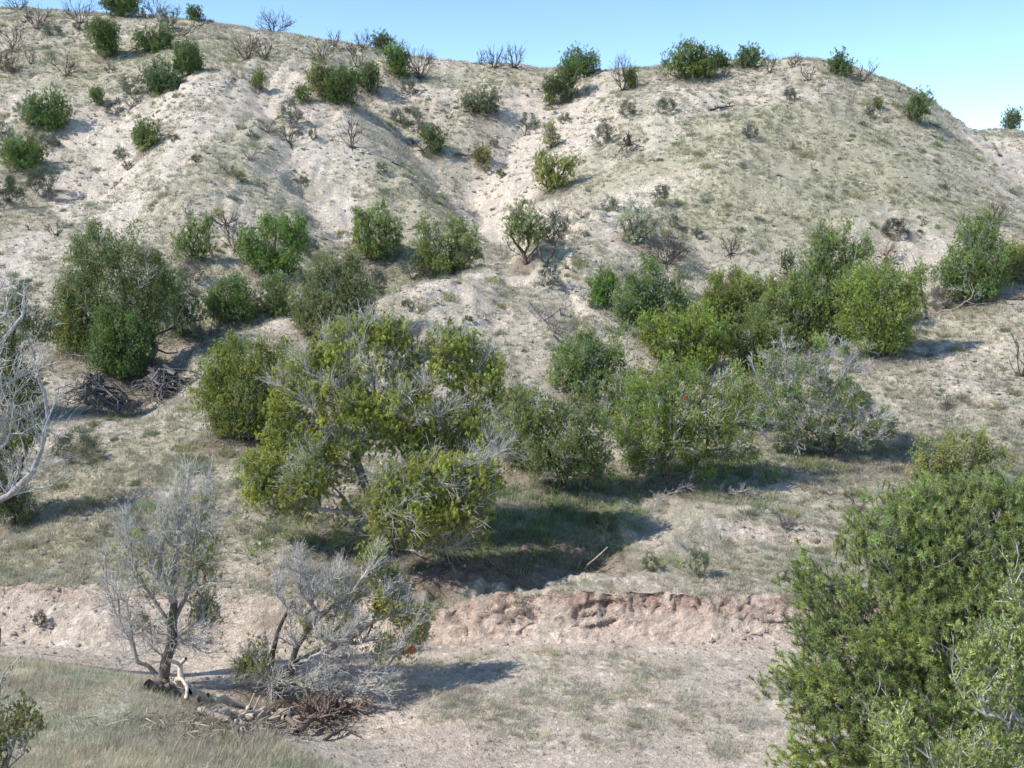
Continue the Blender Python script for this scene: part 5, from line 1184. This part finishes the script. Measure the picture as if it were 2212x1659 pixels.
# ------------------------------------------------------------------ things nobody could count
build_ground()
def scatter(n, y0, y1, pw, um=.60, y_hi=None):
    u = rng.random(n); y = (y0 ** (1 - pw) + u * (y1 ** (1 - pw) - y0 ** (1 - pw))) ** (1 / (1 - pw)) if pw != 1 else y0 * (y1 / y0) ** u
    x = (rng.random(n) * 2 - 1) * (um * y + 1.0)
    return x, y
def tufts(x, y, hgt, wid, nb, cols, bw, spread=.8, lean=.5, droop=.2):
    """grass tufts: nb blades each; cols n x 3"""
    n = len(x); z = H(x, y) - .01
    k = np.repeat(np.arange(n), nb); m = len(k)
    a = rng.random(m) * 6.28; rr = np.sqrt(rng.random(m))
    b = np.stack([x[k] + np.cos(a) * rr * wid[k] * spread * .5, y[k] + np.sin(a) * rr * wid[k] * spread * .5, z[k]], 1)
    d = np.stack([np.cos(a) * rr * lean + rng.normal(size=m) * .25, np.sin(a) * rr * lean + rng.normal(size=m) * .25, np.ones(m)], 1); d = nrm(d)
    L = (hgt[k] * rng.uniform(.5, 1.15, m))[:, None]
    s = np.stack([-np.sin(a + rng.normal(size=m)), np.cos(a + rng.normal(size=m)), np.zeros(m)], 1) * (bw[k] * .5)[:, None]
    V = np.stack([b - s, b + s, b + d * L], 1).reshape(-1, 3)
    F = np.arange(3 * m).reshape(m, 3)
    c = np.repeat(cols[k] * rng.uniform(.75, 1.25, m)[:, None], 3, 0)
    return V, F, np.clip(c, .01, .8)
def stuff(name, parts, mat):
    Vs, Fs, Cs = [], [], []; o = 0
    for V, F, c in parts:
        Vs.append(V); Fs.append(F + o); Cs.append(c); o += len(V)
    me = mesh_np(name, np.concatenate(Vs), F3=np.concatenate(Fs), col_=np.concatenate(Cs), mats=[mat])
    return tag(link(name, me), kind="stuff")
# bunch grass over the slopes: clumps of tufts with bare soil between them
x, y = scatter(150000, 21.5, 100, .25, um=.56)
v, mound = veg(x, y)
d = bank_d(x, y)
pn = .6 + 1.0 * fbm(x / 1.6, y / 2.0, 201, 3)
keep = (rng.random(len(x)) < np.clip(v * pn * 1.7 + .05, 0, 1) * .9) & (d > .3)
x, y, v = x[keep], y[keep], v[keep]
S0 = 1.1 * np.array([(.54, .49, .37), (.42, .41, .31), (.63, .56, .43), (.29, .30, .22), (.47, .45, .37)])
ci = rng.choice(5, len(x), p=[.3, .25, .17, .13, .15])
hue = fbm(x / 6, y / 6, 211, 2)[:, None]
c = S0[ci] * (1 + .12 * hue) * rng.uniform(.8, 1.15, len(x))[:, None]
ov = blobval(OLIVE, x, y)[:, None]; c = c * (1 - ov * np.array((.12, .08, .18)))
big = rng.uniform(.5, 1.3, len(x)) ** 1.3
K = 3
x = np.repeat(x, K) + rng.normal(size=len(x) * K) * .07 * np.repeat(big, K); y = np.repeat(y, K) + rng.normal(size=len(y) * K) * .06 * np.repeat(big, K)
c = np.repeat(c, K, 0); sz = (.10 + .0012 * y) * np.repeat(big, K)
stuff("bunch_grass", [tufts(x, y, sz * rng.uniform(.7, 1.2, len(x)), sz * 1.1, 7, c, .010 + y * .00035, lean=.8)], M_GRASS)
# weeds too small and many to count
x, y = scatter(1500, 24, 80, .6, um=.53); v, mound = veg(x, y)
keep = (rng.random(len(x)) < .35 + .4 * v) & (bank_d(x, y) > .5)
x, y = x[keep], y[keep]; n = len(x)
SW = np.array([(.34, .38, .24), (.42, .44, .22), (.30, .33, .25), (.46, .42, .28)])
c = SW[rng.choice(4, n)] * rng.uniform(.7, 1.15, n)[:, None]; big = rng.uniform(.3, 1.1, n) ** 1.5 + .1; K = 16
bx = np.repeat(big, K); ang = rng.random(n * K) * 6.28; rr = np.sqrt(rng.random(n * K))
x = np.repeat(x, K) + np.cos(ang) * rr * .30 * bx; y = np.repeat(y, K) + np.sin(ang) * rr * .26 * bx
stuff("small_weeds", [tufts(x, y, .34 * bx * (1.05 - .55 * rr ** 2), .12 * bx, 12, np.repeat(c, K, 0), .012 + .0003 * y, lean=1.0)], M_GRASS)
# low grey ground cover on terrace, wash side and lower slopes: small rounded cushions
x, y = scatter(30000, 14.5, 34, .3, um=.56)
v, mound = veg(x, y); pn = sstep(-.25, .25, fbm(x / 1.1, y / .8, 221, 3))
dd = bank_d(x, y); w_ = np.interp(x, BW[:, 0], BW[:, 1])
keep = (rng.random(len(x)) < np.clip((v * 1.0 + .04) * (.15 + pn) * .55, 0, 1)) & (mound < .5) & ((dd < -.1) | (dd > w_ * .9))
x, y = x[keep], y[keep]; n = len(x)
S1 = 1.05 * np.array([(.58, .54, .47), (.52, .53, .42), (.66, .60, .48), (.44, .44, .35), (.60, .56, .38)])
c = S1[rng.choice(5, n, p=[.3, .25, .2, .15, .1])] * rng.uniform(.8, 1.2, n)[:, None]
big = rng.uniform(.45, 1.25, n) ** 1.3
K = 9
bx = np.repeat(big, K); ang = rng.random(n * K) * 6.28; rr = np.sqrt(rng.random(n * K))
x = np.repeat(x, K) + np.cos(ang) * rr * .22 * bx * 1.3; y = np.repeat(y, K) + np.sin(ang) * rr * .20 * bx
stuff("grey_ground_cover", [tufts(x, y, .17 * bx * (1.05 - .55 * rr ** 2), .10 * bx, 13, np.repeat(c, K, 0), np.full(n * K, .011), lean=1.2)], M_GRASS)
# tall grass on the near mound
x, y = scatter(60000, 12.0, 18.5, .0, um=.56)
v, mound = veg(x, y)
keep = (mound > .4) & (x < 1.2) & (rng.random(len(x)) < .55 + .6 * fbm(x / .8, y / .8, 231, 2))
x, y = x[keep], y[keep]
S2 = np.array([(.44, .45, .31), (.52, .51, .36), (.62, .56, .40), (.70, .62, .47), (.56, .47, .37)])
pt = fbm(x / 1.5, y / 1.2, 233, 2)[:, None]
pf = fbm(x / .7, y / .7, 239, 3)
c = S2[np.clip((2.5 + 3.2 * pf + rng.normal(size=len(x)) * 1.0).astype(int), 0, 4)] * rng.uniform(.75, 1.25, len(x))[:, None] * (1 + np.clip(pt, -.5, .5) * np.array((.35, .2, .2)))
stuff("tall_grass", [tufts(x, y, rng.uniform(.06, .20, len(x)) * (1 + .5 * pf), np.full(len(x), .20), 10, c, np.full(len(x), .008), lean=.9)], M_GRASS)
# green herbs in the shaded hollow
x, y = scatter(60000, 21.5, 50, .2, um=.56)
g = blobval(GREEN, x, y)
keep = rng.random(len(x)) < g * np.clip(.5 + 1.5 * fbm(x / .8, y / .8, 261, 2), .05, 1)
keep &= bank_d(x, y) > .4
x, y = x[keep], y[keep]
S3 = np.array([(.19, .29, .08), (.27, .36, .11), (.13, .21, .06), (.36, .40, .17)])
c = S3[rng.choice(4, len(x))] * rng.uniform(.8, 1.25, len(x))[:, None]
stuff("green_herbs", [tufts(x, y, rng.uniform(.10, .36, len(x)) * (.7 + .6 * vn(x / .6, y / .6, 5)), np.full(len(x), .25), 9, c, np.full(len(x), .022), lean=.8)], M_LEAF)
# stones
OCT = np.array([(1, 0, 0), (0, 1, 0), (-1, 0, 0), (0, -1, 0), (0, 0, 1), (0, 0, -1)], float)
OF = np.array([(0, 1, 4), (1, 2, 4), (2, 3, 4), (3, 0, 4), (1, 0, 5), (2, 1, 5), (3, 2, 5), (0, 3, 5)])
def stones(n, y0, y1, pw, s0, s1, fn, name):
    x, y = scatter(n, y0, y1, pw, um=.56)
    keep = rng.random(n) < fn(x, y); x, y = x[keep], y[keep]; n = len(x)
    s = s0 * (s1 / s0) ** (rng.random(n) ** 3.0) * (.45 + y / 50)
    z = H(x, y)
    sc_ = s[:, None, None] * rng.uniform(.55, 1.2, (n, 6, 3)); sc_[:, :, 2] *= .6
    V = OCT[None] * sc_ * .5; a = rng.random(n) * 6.28
    ca, sa = np.cos(a)[:, None], np.sin(a)[:, None]
    V = np.stack([V[:, :, 0] * ca - V[:, :, 1] * sa, V[:, :, 0] * sa + V[:, :, 1] * ca, V[:, :, 2]], -1)
    V += np.stack([x, y, z + s * .08], 1)[:, None]
    F = (np.arange(n)[:, None, None] * 6 + OF[None]).reshape(-1, 3)
    t = rng.random(n)[:, None]
    c = (np.array((.48, .40, .34)) * (1 - t) + np.array((.74, .67, .58)) * t) * rng.uniform(.8, 1.1, n)[:, None]
    me = mesh_np(name, V.reshape(-1, 3), F3=F, col_=np.repeat(c, 6, 0), mats=[M_GROUND])
    return tag(link(name, me), kind="stuff")
stones(90000, 22, 100, .25, .05, .26, lambda x, y: np.clip(.85 - veg(x, y)[0] * .8, .10, 1) * np.clip(.35 + 1.2 * fbm(x / 2.5, y / 2.5, 241, 2), .08, 1), "hillside_stones")
stones(9000, 22.5, 30, .2, .05, .28, lambda x, y: blobval(RED_SHADE, x, y) * .8 * (x < 6) * (x > -4), "gully_clods")
stones(26000, 14, 24, .2, .03, .16, lambda x, y: np.where((bank_d(x, y) < 0) & (veg(x, y)[1] < .3), np.clip(.4 + 1.1 * fbm(x / 1.5, y / .8, 251, 2), .08, 1) * .7, .15 * (bank_d(x, y) > 0)), "wash_gravel")
# fine litter of the wash: debris round the driftwood
n = 1500
q = cast(rng.normal(560, 110, n), rng.normal(1562, 16, n) , H0)
q[:, 1] += rng.normal(size=n) * .25; q[:, 2] = H(q[:, 0], q[:, 1]) + rng.uniform(.0, .12, n)
dd = unit(n); dd[:, 2] *= .4
V, F = tubes(q, q + dd * rng.uniform(.08, .35, n)[:, None], np.full(n, .010), np.full(n, .005), 3)
cc = np.repeat(np.array((.38, .30, .23)) * rng.uniform(.4, 1.5, (n, 1)), 6, 0)
tag(link("driftwood_litter", mesh_np("driftwood_litter", V, F4=F, col_=cc, mats=[M_BARK])), kind="stuff")

# ------------------------------------------------------------------ light
SUN_EL = math.radians(46); TR = math.radians(17)      # light travels towards +x and a little towards the camera
sd = bpy.data.lights.new("sun", 'SUN'); sd.energy = 5.0; sd.angle = math.radians(.5); sd.color = (1.0, .965, .92)
so = bpy.data.objects.new("sun", sd); col.objects.link(so)
tv = Vector((math.cos(SUN_EL) * math.cos(TR), math.cos(SUN_EL) * math.sin(TR), -math.sin(SUN_EL)))
so.rotation_euler = tv.to_track_quat('-Z', 'Y').to_euler(); so.location = (-40, 10, 60)
wd = bpy.data.worlds.new("World"); sc.world = wd; wd.use_nodes = True
nt = wd.node_tree; bg = nt.nodes.get("Background")
sky = nt.nodes.new('ShaderNodeTexSky'); sky.sky_type = 'NISHITA'; sky.sun_disc = False
sky.sun_elevation = SUN_EL
sx, sy = -tv.x, -tv.y
sky.sun_rotation = math.atan2(sx, sy)
sky.air_density = .78; sky.dust_density = 0; sky.ozone_density = 3.2; sky.altitude = 2400
gn = nt.nodes.new('ShaderNodeVectorMath'); gn.operation = 'MULTIPLY'; gn.inputs[1].default_value = (2.2, 2.05, 1.8)
nt.links.new(sky.outputs[0], gn.inputs[0]); hs = nt.nodes.new('ShaderNodeHueSaturation'); hs.inputs['Saturation'].default_value = 1.08
nt.links.new(gn.outputs[0], hs.inputs['Color']); nt.links.new(hs.outputs[0], bg.inputs['Color']); bg.inputs['Strength'].default_value = .15
sc.view_settings.view_transform = 'Standard'; sc.view_settings.look = 'None'; sc.view_settings.exposure = 0


sc.cycles.max_bounces = 6; sc.cycles.diffuse_bounces = 3; sc.cycles.glossy_bounces = 1; sc.cycles.transmission_bounces = 3; sc.cycles.use_fast_gi = False
